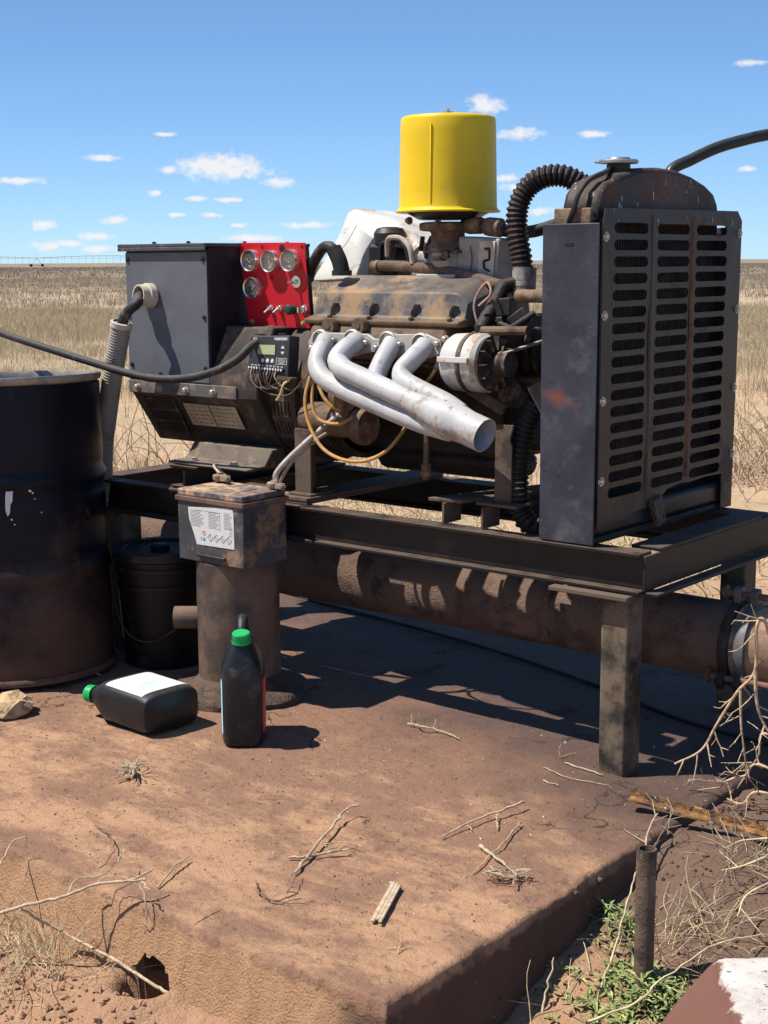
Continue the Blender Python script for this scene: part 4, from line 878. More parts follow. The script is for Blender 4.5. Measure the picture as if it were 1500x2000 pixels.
# shoulder of the casing beyond the terminal box, catching the sun
MB().loft([[(x, y, z) for y, z in ((.105, .868), (.103, .93), (.18+dy, 1.085), (.35, 1.10), (.35, .868))] for x, dy in ((-1.566, 0), (-1.44, .0), (-1.40, .02))]).build('shoulder', 'gen_frame', ge, bevel=.012, seg=3)
dn = Vector((0, -.167, -.098)).normalized(); dd = Vector((0, .098, -.167)).normalized()      # outward and down along the chamfer
def ch(x, t, off=0): return Vector((x, .102, .872))+dd*t+dn*off
fr = MB().obox((ch(-1.83, .1, .002)), (.155, .155, .004), (1, 0, 0), dn).build('louvre_panel', 'gen_brown', ge, bevel=.001)
for r_ in range(3):
    for k in range(16):
        MB().obox(ch(-1.893+k*.0085, .045+r_*.045, .0035), (.0042, .036, .003), (1, 0, 0), dn).build('louvre_slot', 'belt', fr, smooth=0)
for xa, xb in ((-1.712, -1.60), (-1.594, -1.475)):
    pl = MB().obox(ch((xa+xb)/2, .075, .004), (xb-xa, .085, .003), (1, 0, 0), dn).build('rating_plate', 'tan_plate', ge, bevel=.001)
    pm = MB()
    for r_ in range(5):
        x = xa+.008
        while x < xb-.016:
            w = rng.uniform(.006, .02); pm.obox(ch(x+w/2, .043+r_*.0155, .0058), (w, .0022, .0006), (1, 0, 0), dn); x += w+rng.uniform(.004, .012)
    pm.build('print', 'plate_print', pl, smooth=0)
# slotted fan guard at the drive end
gc = Vector((-1.375, .37, .875))
MB().lathe([(.185, -.06), (.185, .10)], gc, (1, 0, 0), 40).build('fan_drum', 'belt', ge)
gd = MB()
for k in range(10):
    t = -.052+k*.0155; gd.lathe([(  .201, t), (.208, t), (.208, t+.0085), (  .201, t+.0085)], gc, (1, 0, 0), 72, caps=False)
for k in range(20):
    a = math.pi*2*k/20; d = Vector((0, math.cos(a), math.sin(a))); gd.obox(gc+d*.2055+Vector((.022, 0, 0)), (.158, .020, .007), (1, 0, 0), d)
gd.lathe([(.17, -.066), (.212, -.066), (.212, -.052), (.17, -.052)], gc, (1, 0, 0), 72, caps=False).lathe([(.17, .096), (.212, .096), (.212, .115), (.17, .115)], gc, (1, 0, 0), 72, caps=False)
gd.build('fan_guard', 'guard_brown', ge, smooth=40)
# cooling ribs of the adaptor
rb = MB()
for k in range(6): rb.lathe([(.175, .0), (.192, .004), (.192, .010), (.175, .014)], (-1.255+k*.02, .37, .875), (1, 0, 0), 48, caps=False)
rb.build('adaptor_ribs', 'gen_brown', ge)
# feet
ft = MB().prism([(.03, .657), (.03, .665), (.11, .668), (.145, .715), (.20, .715), (.20, .657)], 'x', -1.70, -1.345)
ft.build('foot', 'foot_dusty', ge, bevel=.004, label='dusty pressed steel foot under the generator')
MB().prism([(.70, .657), (.70, .665), (.61, .668), (.56, .725), (.45, .725), (.45, .657)], 'x', -1.70, -1.345).build('foot', 'foot_dusty', ge, bevel=.004)
for x in (-1.62, -1.44): bolt(MB(), (x, .07, .667), (0, 0, 1), .011, .010).build('bolt', 'bolt_steel', ge)

# ------------------------------------------------------------------ gauge panel
pn = thing('gauge_panel', 'bright red metal gauge panel with round dials beside the terminal box', 'control panel', (-1.43, .25, 1.10))
def PT(u, v, off=0):
    # u: 0..1 along X, v: 0 top..1 bottom, off: out of the panel towards the front
    top = Vector((-1.570+.283*u, .243, 1.350-.002*u)); bot = Vector((-1.546+.268*u, .256, 1.083+.003*u))
    return top.lerp(bot, v)+PN*off
PN = Vector((0, -1, -.05)).normalized(); PD = (Vector((-1.546, .256, 1.083))-Vector((-1.570, .243, 1.350))).normalized()
pb = MB(); q = [PT(0, 0), PT(1, 0), PT(1, 1), PT(0, 1)]; pb.add([p for p in q]+[p-PN*.004 for p in q], [(0, 1, 2, 3), (7, 6, 5, 4), (0, 4, 5, 1), (1, 5, 6, 2), (2, 6, 7, 3), (3, 7, 4, 0)])
pb.build('plate', 'red', pn, bevel=.0015)
bb = MB(); q = [PT(.03, .03, -.006), PT(.97, .03, -.006), PT(.97, .97, -.006), PT(.03, .97, -.006)]; bb.add([p for p in q]+[p-PN*.022 for p in q], [(0, 1, 2, 3), (7, 6, 5, 4), (0, 4, 5, 1), (1, 5, 6, 2), (2, 6, 7, 3), (3, 7, 4, 0)])
bb.build('box', 'gen_black', pn)
for u, v in ((.045, .05), (.36, .05), (.96, .05)):
    MB().lathe([(.0055, 0), (.0055, .001)], PT(u, v, .0002), PN, 10).build('screw_hole', 'hole_red', pn)
MB().lathe([(.012, 0), (.012, .001)], PT(.66, .07, .0002), PN, 16).build('empty_hole', 'belt', pn)
X3 = Vector((1, 0, 0))
for gi, (u, v) in enumerate(((.195, .205), (.50, .215), (.80, .205), (.185, .525))):
    c = PT(u, v); g = MB().lathe([(.034, 0), (.034, .020), (.0325, .0235), (.0295, .0215), (.0292, .016)], c, PN, 36, caps=False).build('gauge', 'chrome', pn)
    MB().lathe([(.0300, .015), (0, .0152)], c, PN, 30).build('dial', 'dial', g)
    tk_ = MB(); UPp = -PD
    nt_ = 9
    for k in range(nt_):
        a = R(-70+140*k/(nt_-1)) if gi != 3 else R(-55+110*k/(nt_-1))
        d = X3*math.sin(a)+UPp*math.cos(a); s_ = X3*math.cos(a)-UPp*math.sin(a)
        tk_.obox(c+PN*.0162+d*.0185-UPp*.003, (.0011, .006 if k % 2 == 0 else .0035, .0004), s_, PN)
        if k % 2 == 0 and gi != 1: tk_.obox(c+PN*.0162+d*.0115-UPp*.003, (.003, .0022, .0004), s_, PN)
    if gi == 1:
        for dx, dz in ((.006, -.006), (.011, -.003), (.001, -.008)): tk_.obox(c+PN*.0162+X3*dx+UPp*(dz-.004), (.003, .006, .0004), X3, PN)
    tk_.obox(c+PN*.0162-UPp*.0165, (.016, .0025, .0004), X3, PN).obox(c+PN*.0162-UPp*.0205, (.010, .002, .0004), X3, PN)
    tk_.build('scale', 'print_white', g, smooth=0)
    a = R((-52, -8, -60, 40)[gi]); d = X3*math.sin(a)+UPp*math.cos(a)
    MB().obox(c+PN*.0175+d*.008-UPp*.004, (.0012, .020, .0006), d.cross(PN), PN).lathe([(.003, 0), (.002, .002)], c+PN*.0165-UPp*.004, PN, 10).build('needle', 'print_white', g, smooth=0)
    MB().lathe([(.0298, .0205), (0, .0210)], c, PN, 30).build('glass', 'gauge_glass', g)
def lever(c, d, r0, l, r1): return MB().lathe([(.010, 0), (.010, .004), (.0075, .005), (.0075, .012)], c, PN, 12).tube([c+PN*.01, c+PN*.01+d*l], [r0, r1], 8)
lever(PT(.405, .765), (PN*.8+PD*.55-X3*.2).normalized(), .0028, .024, .004).build('toggle_switch', 'chrome', pn)
lever(PT(.545, .765), (PN*.8+PD*.55-X3*.2).normalized(), .0028, .024, .004).build('toggle_switch', 'chrome', pn)
MB().lathe([(.014, 0), (.014, .003), (.010, .004), (.010, .014), (.0145, .016), (.016, .026), (.012, .034), (0, .036)], PT(.76, .775), PN, 24).build('push_knob', 'knob_green', pn)
MB().lathe([(.014, 0), (.014, .005), (.010, .007), (.010, .012)], PT(.925, .775), PN, 18).obox(PT(.925, .775, .020), (.006, .016, .022), X3, PN).build('key_switch', 'chrome', pn)
MB().lathe([(.0185, 0), (.0185, .0025), (.007, .003), (.007, .012)], PT(.835, .455), PN, 20).tube([PT(.835, .455, .01), PT(.80, .46, .030)], [.005, .0035], 8).build('key_switch', 'chrome', pn)
MB().lathe([(.006, 0), (.006, .006), (.003, .009)], PT(.455, .405), PN, 12).build('lamp', 'lamp_red', pn)
for u, v in ((.075, .93), (.885, .945)): bolt(MB(), PT(u, v), PN, .0065, .007).build('bolt', 'brass', pn)

# ------------------------------------------------------------------ digital controller
ct = thing('engine_controller', 'small black digital engine controller with grey screen below the red panel', 'controller', (-1.3, .08, .94))
T0, T1, B0, B1 = (Vector((-1.361, 0.075, 1.069)), Vector((-1.198, 0.075, 1.075)), Vector((-1.363, 0.062, 0.96)), Vector((-1.197, 0.062, 0.9536)))
CN = (B0-T0).cross(T1-T0).normalized()
if CN.y > 0: CN = -CN
def CT(u, v, off=0): return (T0.lerp(T1, u)).lerp(B0.lerp(B1, u), v)+CN*off
CU = (T1-T0).normalized(); CD = (B0-T0).normalized()
def quad(mb, u0, u1, v0, v1, off, th=.0008):
    q = [CT(u0, v0, off), CT(u1, v0, off), CT(u1, v1, off), CT(u0, v1, off)]
    return mb.add([p+CN*th for p in q]+[p for p in q], [(0, 1, 2, 3), (7, 6, 5, 4), (0, 4, 5, 1), (1, 5, 6, 2), (2, 6, 7, 3), (3, 7, 4, 0)])
quad(MB(), 0, 1, 0, 1, -.045, .045).build('case', 'controller', ct, bevel=.003)
quad(MB(), .20, .68, .22, .50, .0, .0006).build('screen_frame', 'plastic_black', ct)
quad(MB(), .225, .655, .235, .485, .0004, .0006).build('screen', 'lcd', ct)
w_ = MB()
for u, v, du, dv in ((.08, .05, .10, .02), (.10, .07, .03, .05), (.14, .075, .05, .02), (.10, .12, .07, .02), (.62, .055, .33, .022), (.62, .085, .33, .012), (.66, .105, .10, .012), (.78, .105, .17, .012)): quad(w_, u, u+du, v, v+dv, 0)
for up in (1, -1):
    vc_ = .28 if up > 0 else .44; pts = [CT(.845, vc_-.035*up, .0008), CT(.80, vc_+.04*up, .0008), CT(.89, vc_+.04*up, .0008)]
    w_.add(pts+[p-CN*.001 for p in pts], [(0, 1, 2), (5, 4, 3), (0, 3, 4, 1), (1, 4, 5, 2), (2, 5, 3, 0)])
for k in range(3): w_.lathe([(.0065, 0), (.0055, .0015)], CT(.36+k*.12, .645), CN, 14)
for u0, u1, v0, v1 in ((.70, .96, .56, .57), (.70, .96, .71, .72), (.70, .71, .56, .72), (.95, .96, .56, .72), (.75, .91, .595, .605), (.73, .93, .625, .635), (.75, .91, .655, .665), (.77, .89, .685, .695)): quad(w_, u0, u1, v0, v1, 0)
for k in range(9):
    u = .07+k*.093; quad(w_, u, u+.065, .765, .775, 0); quad(w_, u+.01, u+.03, .78, .80, 0); quad(w_, u+.04, u+.055, .78, .80, 0)
w_.build('print', 'print_white', ct, smooth=0)
quad(MB(), .05, .92, .825, .885, 0, .010).build('terminal_strip', 'plastic_black', ct, bevel=.001)
tm = MB()
for k in range(13): tm.lathe([(.0035, 0), (.0035, .0015)], CT(.085+k*.067, .855, .010), CN, 8)
tm.build('terminal_screws', 'print_white', ct)
vn = MB()
for k in range(12): quad(vn, .015, .085, .16+k*.036, .172+k*.036, .0)
vn.build('vent_slots', 'belt', ct, smooth=0)
MB().obox(CT(.12, -.05, -.02), (.03, .003, .022), CU, CN).obox(CT(.75, -.05, -.02), (.03, .003, .022), CU, CN).build('mounting_lug', 'controller', ct)
for k in range(11):
    u = .09+k*.067; p0 = CT(u, .88, .008); wv = rng.uniform(-.02, .02)
    MB().tube(spline([p0, p0+CD*.018+CN*.006, p0+CD*(.035+.02*rng.random())+CU*wv-CN*.005, p0+CD*.055+CU*(wv+.02)-CN*.03, p0+CD*.04+CU*(.03+wv)-CN*.07], 5), .0019, 6).build('wire', ('wire_brown', 'wire_white', 'wire_brown')[k % 3], ct)

# ------------------------------------------------------------------ long cable and conduit
pc = thing('power_cable', 'thick black flexible cable sagging across from the controller past the drum', 'cable', (-1.3, .0, 1.05))
MB().tube(spline([(-1.338, 0.075, 1.051), (-1.324, 0.03, 1.036), (-1.347, 0, 1.001), (-1.409, -0.03, 0.9668), (-1.501, -0.05, 0.9438), (-1.629, -0.06, 0.9354), (-1.76, -0.07, 0.9476), (-1.921, -0.08, 0.9756), (-2.088, -0.09, 1.006), (-2.235, -0.1, 1.034), (-2.374, -0.1, 1.059), (-2.546, -0.1, 1.093), (-2.758, -0.1, 1.117), (-3.0, -.08, 1.08), (-3.3, -.05, .95), (-3.55, .0, .62), (-3.7, .05, .2), (-3.9, .15, .012), (-4.15, .3, .012)], 10), .0125, 14).build('cable', 'cable_black', pc, smooth=60)
cd = thing('flexible_conduit', 'grey-beige ribbed conduit dropping from the terminal box behind the drum', 'conduit', (-1.95, .02, 0))
fc = Vector((-1.828, 0.09, 1.184))
MB().lathe([(.036, -.004), (.040, .0), (.040, .022), (.035, .024), (.035, .05), (.030, .05), (.030, .01)], (fc.x, .098, fc.z), (-.15, -1, .05), 24, caps=False).build('fitting', 'conduit_tip', cd)
MB().tube(spline([(fc.x, .10, fc.z-.004), (fc.x-.01, .055, fc.z-.002), (-1.808, 0.02, 1.163), (-1.837, 0.005, 1.137), (-1.855, 0, 1.109), (-1.875, 0, 1.068)]), .0165, 14).build('inner_cable', 'cable_black', cd)
CP = [Vector(p) for p in ((-1.865, 0, 1.098), (-1.89, 0, 1.018), (-1.921, 0, 0.9177), (-1.958, 0, 0.7815), (-1.996, 0.01, 0.6585))]+[Vector((-2.05, .05, .40)), Vector((-2.08, .10, .0))]
ribbed(CP, .0335, .009, .0022, 20).build('ribbed_sleeve', 'conduit', cd, smooth=25)
dv = (CP[0]-CP[1]).normalized()
MB().lathe([(.031, -.012), (.036, -.012), (.036, .004), (.028, .006)], CP[0], dv, 22, caps=False).build('collar', 'conduit_tip', cd)

# ------------------------------------------------------------------ battery on its standpipe
sp_ = thing('standpipe', 'oily steel standpipe with a small side outlet, rising from the slab', 'pipe', (-1.288, -.075, 0))
SC = Vector((-1.288, -.075, 0))
MB().lathe([(.124, -.02), (.124, .416), (.118, .418), (.0, .418)], SC, (0, 0, 1), 56).build('pipe', 'standpipe', sp_, smooth=50)
MB().lathe([(.215, -.03), (.213, .018), (.20, .030), (.15, .036), (.142, .05), (.132, .058), (.124, .064)], SC, (0, 0, 1), 64).build('base_flange', 'standpipe_base', sp_, smooth=50, jit=.010)
wl = MB(); rings = []
for j in range(3):
    for k in range(64): pass
so = Vector((-1.299, -0.222, 0.235)); ou = Vector((-.80, -.60, 0)).normalized()
MB().lathe([(.034, .09), (.034, .195), (.0295, .195), (.0295, .10), (0, .10)], SC+Vector((0, 0, .232)), ou, 28, caps=False).build('side_outlet', 'standpipe', sp_, smooth=45)
ba = thing('battery', 'dusty black battery with white warning label sitting on the standpipe', 'battery', (-1.275, -.10, .42))
b0x, b1x, b0y, b1y, bz = -1.412, -1.140, -.195, -.014, .419
bc = MB().box(b0x, b1x, b0y, b1y, bz, .598).build('case', 'battery_case', ba, bevel=.004)
for k, z in enumerate((.455, .50, .545)): MB().box(b1x, b1x+.0025, b0y+.012, b1y-.01, z, z+.004).build('case_rib', 'battery_case', bc)
for y in (-.16, -.115, -.07): MB().box(b1x, b1x+.002, y, y+.004, .45, .59).build('case_rib', 'battery_case', bc)
MB().box(b0x-.006, b1x+.006, b0y-.006, b1y+.006, .596, .612).build('rim', 'battery_rim', ba, bevel=.003)
MB().box(b0x+.0, b1x-.002, b0y-.001, b1y, .612, .632).build('lid', 'battery_top', ba, bevel=.004)
MB().box(b0x+.085, b1x-.06, b0y+.03, b0y+.12, .632, .6345).build('vent_cover', 'battery_top', ba, bevel=.002)
MB().box(b0x+.085, b1x-.07, b0y-.010, b0y-.001, .437, .445).build('hold_down_ledge', 'plastic_black', ba, bevel=.002)
lb = MB(); lq = [(b0x+.046, .580), (b1x-.062, .592), (b1x-.040, .590), (b1x-.037, .578), (b1x-.036, .474), (b0x+.080, .472), (b0x+.070, .50), (b0x+.050, .545)]
lab = lb.prism([(x, z) for x, z in lq], 'y', b0y-.0018, b0y-.0004).build('label', 'print_white', ba, smooth=0, label='torn white warning label with small print and hazard diamonds')
pt = MB(); LY = b0y-.0022
def lbox(m_, x0, x1, z0, z1): m_.box(x0, x1, LY, LY+.0006, z0, z1)
for x0, x1, zt in ((b0x+.056, b0x+.115, .574), (b0x+.132, b0x+.182, .574), (b0x+.196, b0x+.232, .577)):
    for k in range(12):
        w = (x1-x0)*rng.uniform(.6, 1); lbox(pt, x0, x0+w, zt-k*.0042-.0013, zt-k*.0042)
lbox(pt, b0x+.078, b0x+.18, .5745, .5755); lbox(pt, b0x+.178, b0x+.179, .52, .575)
def diamond(cx, cz, r):
    for a in range(4):
        p = [(cx+r*math.cos(a*math.pi/2), cz+r*math.sin(a*math.pi/2)), (cx+r*math.cos((a+1)*math.pi/2), cz+r*math.sin((a+1)*math.pi/2))]
        pt.tube([(p[0][0], LY, p[0][1]), (p[1][0], LY, p[1][1])], .0006, 4)
for k in range(4): diamond(b0x+.138+k*.0255, .4985, .0115)
lbox(pt, b0x+.1374, b0x+.1388, .498, .505); lbox(pt, b0x+.1374, b0x+.1388, .493, .4955)
for k in range(1, 4):
    for a, c in ((-.004, .003), (.003, .0), (-.001, -.004)): lbox(pt, b0x+.138+k*.0255+a-.0012, b0x+.138+k*.0255+a+.0014, .4985+c-.0015, .4985+c+.0015)
# crossed-out bin
for q in ((b0x+.218, b0x+.230, .533, .5345), (b0x+.2195, b0x+.221, .52, .533), (b0x+.227, b0x+.2285, .52, .533), (b0x+.219, b0x+.229, .5185, .52), (b0x+.215, b0x+.2285, .512, .5135)): lbox(pt, *q)
pt.build('small_print', 'print_grey', lab, smooth=0)
pb_ = MB()
pb_.lathe([(.0055, 0), (.0055, .0006)], (b0x+.112, LY+.0004, .4905), (0, -1, 0), 14); lbox(pb_, b0x+.0985, b0x+.102, .486, .497)
pb_.build('blue_symbol', 'print_blue', lab, smooth=0)
pr_ = MB(); 
for k in range(14):
    a = k*2*math.pi/14; b = (k+1)*2*math.pi/14; pr_.tube([(b0x+.112+.006*math.cos(a), LY, .509+.006*math.sin(a)), (b0x+.112+.006*math.cos(b), LY, .509+.006*math.sin(b))], .0006, 4)
pr_.tube([(b0x+.108, LY, .513), (b0x+.116, LY, .505)], .0006, 4); pr_.build('red_symbol', 'print_red', lab, smooth=0)
for nm, x, y in (('terminal_clamp', -1.385, -.045), ('terminal_clamp', -1.165, -.040)):
    c = Vector((x, y, .634)); m_ = MB().lathe([(.012, 0), (.012, .018)], c, (0, 0, 1), 14).lathe([(.019, .004), (.021, .008), (.021, .018), (.018, .021)], c, (0, 0, 1), 16)
    m_.obox(c+Vector((.03, -.008, .012)), (.035, .018, .016), (1, -.25, .05)); bolt(m_, c+Vector((.046, -.012, .012)), (.3, -1, .1), .007, .012); bolt(m_, c+Vector((.0, -.0, .02)), (.0, 0, 1), .009, .006)
    m_.build(nm, 'clamp_lead', ba, bevel=.0015, jit=.004)
for pts, r, m, lab_ in (
    ([(-1.15, -.045, .652), (-1.153, -0.04, 0.6794), (-1.126, -0.02, 0.7203), (-1.084, 0.02, 0.7735), (-1.037, 0.08, 0.8343), (-0.9916, 0.12, 0.8786)], .0085, 'wire_white', 'pale dusty battery cable running up from the right terminal to the starter'),
    ([(-1.145, -.04, .645), (-1.138, -0.03, 0.672), (-1.115, -0.01, 0.7171), (-1.083, 0.03, 0.7635), (-1.075, 0.1, 0.7921)], .006, 'wire_pink', 'thinner grey-pink battery cable beside the pale one at the right terminal'),
    ([(-1.39, -.03, .65), (-1.43, -.02, .668), (-1.455, .0, .675), (-1.452, .02, .655), (-1.43, .06, .61)], .004, 'wire_white', 'short thin wire curling behind the left battery terminal')):
    t = thing('battery_cable', lab_, 'cable', pts[0]); MB().tube(spline(pts), r, 10).build('cable', m, t)

# ------------------------------------------------------------------ drum, pail
dr = thing('steel_drum', 'large dark navy steel drum with rolled hoops and dirt around its foot', 'drum', (-2.035, -.32, 0))
prof = []
DRr, DRh = .292, .925
for k in range(47):
    z = DRh*k/46; r = DRr
    for zc in (DRh*.355, DRh*.665): r += .012*math.exp(-((z-zc)/.013)**2)-.005*math.exp(-((z-zc-.03)/.012)**2)-.005*math.exp(-((z-zc+.03)/.012)**2)
    prof.append((r, z))
MB().lathe([(.27, .02), (.287, .0)]+prof[1:-1], (0, 0, 0), (0, 0, 1), 88, caps=False).build('shell', 'drum_navy', None, smooth=55).parent = dr
MB().lathe([(.286, -.006), (.299, -.006), (.301, .006), (.295, .014), (.286, .014)], (0, 0, 0), (0, 0, 1), 72, caps=False).build('bottom_rim', 'drum_dirt', None, smooth=50).parent = dr
MB().lathe([(.280, DRh-.02), (.295, DRh-.012), (.300, DRh), (.297, DRh+.008), (.288, DRh+.008), (.284, DRh-.002), (.283, DRh-.018)], (0, 0, 0), (0, 0, 1), 88, caps=False).build('top_rim', 'drum_rim', None, smooth=50).parent = dr
MB().lathe([(.284, DRh-.016), (.0, DRh-.014)], (0, 0, 0), (0, 0, 1), 64).build('head', 'drum_navy', None).parent = dr
for nm, a, z, h, w in (('paint_patch', 212, .565, .085, .05), ('paint_patch', 222, .59, .012, .02), ('paint_patch', 230, .55, .02, .012), ('paint_patch', 216, .50, .03, .02)):
    pass
mpt = MB(); vv = []
def on_drum(ang, z, off=.0012): a = R(ang); return ((DRr+off)*math.cos(a), (DRr+off)*math.sin(a), z)
blob = [(-66.6, .60), (-62.8, .612), (-61.2, .604), (-62.6, .592), (-64.3, .575), (-65.0, .545), (-66.2, .535), (-66.8, .51), (-68.2, .50), (-69.2, .52), (-68.8, .56), (-68.0, .585)]
mpt.add([on_drum(a+29, z+.02) for a, z in blob], [tuple(range(len(blob)))])
for a, z, s in ((-58.5, .601, .004), (-54.5, .573, .006), (-53.0, .566, .004), (-52, .548, .003), (-48.5, .505, .003), (-66, .49, .004), (-64.5, .475, .003)):
    mpt.add([on_drum(a+29-s*180, z+.02), on_drum(a+29, z+.02-s*.8), on_drum(a+29+s*180, z+.02-s*.2), on_drum(a+29, z+.02+s)], [(0, 1, 2, 3)])
mp_ = mpt.build('paint_splash', 'print_pale', None, smooth=0); mp_.parent = dr
dr.rotation_euler = (Matrix.Rotation(R(-2.0), 3, Rt)@Matrix.Rotation(R(-1.3), 3, Hd)).to_euler()
dr.location.z = .012
pl_ = thing('plastic_pail', 'dark lidded pail in the shadow between drum and standpipe', 'pail', (-1.735, .03, 0))
PC = (-1.735, .03, 0)
MB().lathe([(.128, .0), (.134, .005), (.150, .26), (.157, .262), (.157, .276), (.151, .278), (.153, .315), (.16, .318), (.16, .332), (.154, .334), (.156, .365)], PC, (0, 0, 1), 56).build('bucket', 'pail', pl_, smooth=40)
ld = MB().lathe([(.160, .352), (.165, .356), (.165, .378), (.155, .384), (.13, .382), (.125, .374), (0, .374)], PC, (0, 0, 1), 56).build('lid', 'pail_lid', pl_, smooth=40)
MB().lathe([(.03, .374), (.032, .392), (.022, .396), (0, .396)], (PC[0]+.02, PC[1]-.03, 0), (0, 0, 1), 20).build('spout_cap', 'pail_lid', ld)
hb = [Vector(PC)+Vector((.161*math.cos(a), .161*math.sin(a), .30-.16*math.sin((a+2.3)*1.0) if 0 else .30-.20*math.sin(math.pi*t))) for t, a in ((i/14, -2.6+2.9*i/14) for i in range(15))]
MB().tube(hb, .002, 6).build('wire_handle', 'alt_dark', pl_)

# ------------------------------------------------------------------ oil jugs
def loc(mb, name, m, root, **k):
    o = mb.build(name, m, None, **k); o.parent = root; return o
def sq(w, d, z, y=0, n=40, e=4.0):
    pts = []
    for k in range(n):
        a = 2*math.pi*k/n; c, s = math.cos(a), math.sin(a)
        pts.append((w/2*math.copysign(abs(c)**(2/e), c), y+d/2*math.copysign(abs(s)**(2/e), s), z))
    return pts
def oil_jug(label, lab_col, group):
    j = thing('oil_jug', label, 'jug', (0, 0, 0), group)
    body = [sq(.100, .170, 0), sq(.113, .187, .005), sq(.116, .19, .014), sq(.116, .19, .03, e=5), sq(.116, .19, .12, e=5), sq(.116, .19, .206, e=5), sq(.108, .180, .224, -.002, e=4), sq(.086, .160, .250, -.006, e=3.4), sq(.060, .135, .276, -.012, e=3), sq(.046, .105, .288, -.024, e=2.6), sq(.036, .07, .294, -.036, e=2.2)]
    loc(MB().loft(body), 'body', 'jug_black', j, smooth=50)
    hn = MB(); p = spline([(0, .062, .235), (0, .062, .28), (0, .045, .316), (0, .012, .326), (0, -.014, .306), (0, -.026, .28)], 6); hn.tube(p, .0155, 12); loc(hn, 'handle', 'jug_black', j, smooth=60)
    loc(MB().lathe([(.02, 0), (.02, .012), (.0245, .012), (.0245, .016)], (0, -.058, .272), (0, -.16, 1), 24), 'neck', 'jug_black', j)
    cap = MB().lathe([(.0235, .014), (.0245, .016), (.0245, .038), (.022, .041), (0, .041)], (0, -.058, .272), (0, -.16, 1), 30).lathe([(.026, .012), (.026, .0175)], (0, -.058, .272), (0, -.16, 1), 30)
    for k in range(30):
        a = k*2*math.pi/30; cap.obox((.0245*math.cos(a), -.062+.0245*math.sin(a), .272+.026), (.0018, .0014, .018), (-math.sin(a), math.cos(a), 0), (0, -.12, 1))
    loc(cap, 'cap', 'cap_green', j)
    return j
def face_label(j, s, m, name, y0, y1, z0, z1, label=None):
    def fn(u, v):
        y = y0+(y1-y0)*u; z = z0+(z1-z0)*v; c = min(1, max(0, 1-abs(2*y/.19)**5))
        return (s*(.058*c**.2+.0009), y, z)
    o = loc(MB().grid(fn, 14, 6), name, m, j, smooth=60)
    if label: o['label'] = label
    return o
jg = oil_jug('black oil jug with green cap standing upright in front of the standpipe', None, None)
la = face_label(jg, -1, 'print_cyan', 'label' , -.078, .078, .035, .185, 'pale blue label on the left face')
lr = face_label(jg, 1, 'print_red', 'label' , -.078, .078, .035, .185, 'red label on the right face')
tp = MB()
for k in range(6): tp.box(.0588, .0592, -.050, -.035+.02*(k % 3), .06+k*.02, .068+k*.02)
loc(tp, 'print', 'print_white', lr, smooth=0)
tp = MB()
for k in range(7): tp.box(-.0592, -.0588, -.05, -.02+.03*(k % 3), .05+k*.017, .055+k*.017)
loc(tp, 'print', 'print_blue', la, smooth=0)
jg.location = (-.975, -.372, .003); jg.rotation_euler = (0, 0, math.atan2(Rt.y, Rt.x)+R(3))
jl = oil_jug('black oil jug with white label lying on its side on the slab', None, None)
la = face_label(jl, 1, 'print_white', 'label', -.082, .082, .03, .20, 'white label with pale blue print facing up')
tp = MB(); tp.box(.0588, .0592, -.05, .05, .168, .173).box(.0588, .0592, -.03, .05, .10, .112)
for k in range(4): tp.box(.0588, .0592, -.045, -.01+.025*(k % 2), .06+k*.012, .064+k*.012)
loc(tp, 'print', 'print_cyan', la, smooth=0)['kind'] = 'stuff'
# on its wide face, bottom to the right, cap to the left
zl = Vector((-.995, .08, .0)).normalized(); xl = Vector((0, 0, 1)); yl = zl.cross(xl)
jm_ = Matrix((xl, yl, zl)).transposed().to_4x4()
jm_.translation = Vector((-1.165, -.462, .062))
jl.matrix_world = Matrix.Translation((0, 0, 0))@jm_

# ------------------------------------------------------------------ big pipe with its clamp
wp = thing('water_pipe', 'large oily steel pipe running under the skid', 'pipe', (-.5, .37, 0))
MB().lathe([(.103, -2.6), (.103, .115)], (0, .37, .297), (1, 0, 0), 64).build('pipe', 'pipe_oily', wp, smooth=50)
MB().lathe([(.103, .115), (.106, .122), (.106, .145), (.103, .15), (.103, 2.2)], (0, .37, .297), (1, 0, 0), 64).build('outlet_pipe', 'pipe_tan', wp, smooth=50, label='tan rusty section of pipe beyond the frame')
MB().prism([(.27, .375), (.29, .385), (.29, .275), (.272, .235), (.266, .27)], 'x', -.42, -.407).build('weld_tab', 'pipe_oily', wp)
for x in (-1.95, .75): MB().box(x-.05, x+.05, .33, .41, -.2, .20).build('support', 'steel_leg', wp, bevel=.006)
cl = thing('pipe_clamp', 'bolted grey ring clamp around the pipe at the right edge', 'clamp', (.15, .37, .19))
for x0, m in ((.105, 'engine_black'), (.150, 'clamp')):
    MB().lathe([(.106, 0), (.117, 0), (.119, .012), (.117, .026), (.106, .026)], (x0+.012, .37, .297), (1, 0, 0), 56, caps=False).build('band', m, cl, smooth=40)
for ang in (100, 215):
    a = R(ang); d = Vector((0, math.cos(a), math.sin(a))); c = Vector((.152, .37, .297))+d*.132
    for dx in (-.022, .025): MB().obox(c+Vector((dx, 0, 0)), (.022, .03, .045), (1, 0, 0), d).build('lug', 'engine_black' if ang > 150 else 'clamp', cl, bevel=.004)
    m_ = MB().tube([c+Vector((-.06, 0, .005)), c+Vector((.11, 0, .005))], .0085, 12); bolt(m_, c+Vector((-.055, 0, .005)), (-1, 0, 0), .013, .012); m_.build('clamp_bolt', 'rust_pink' , cl)

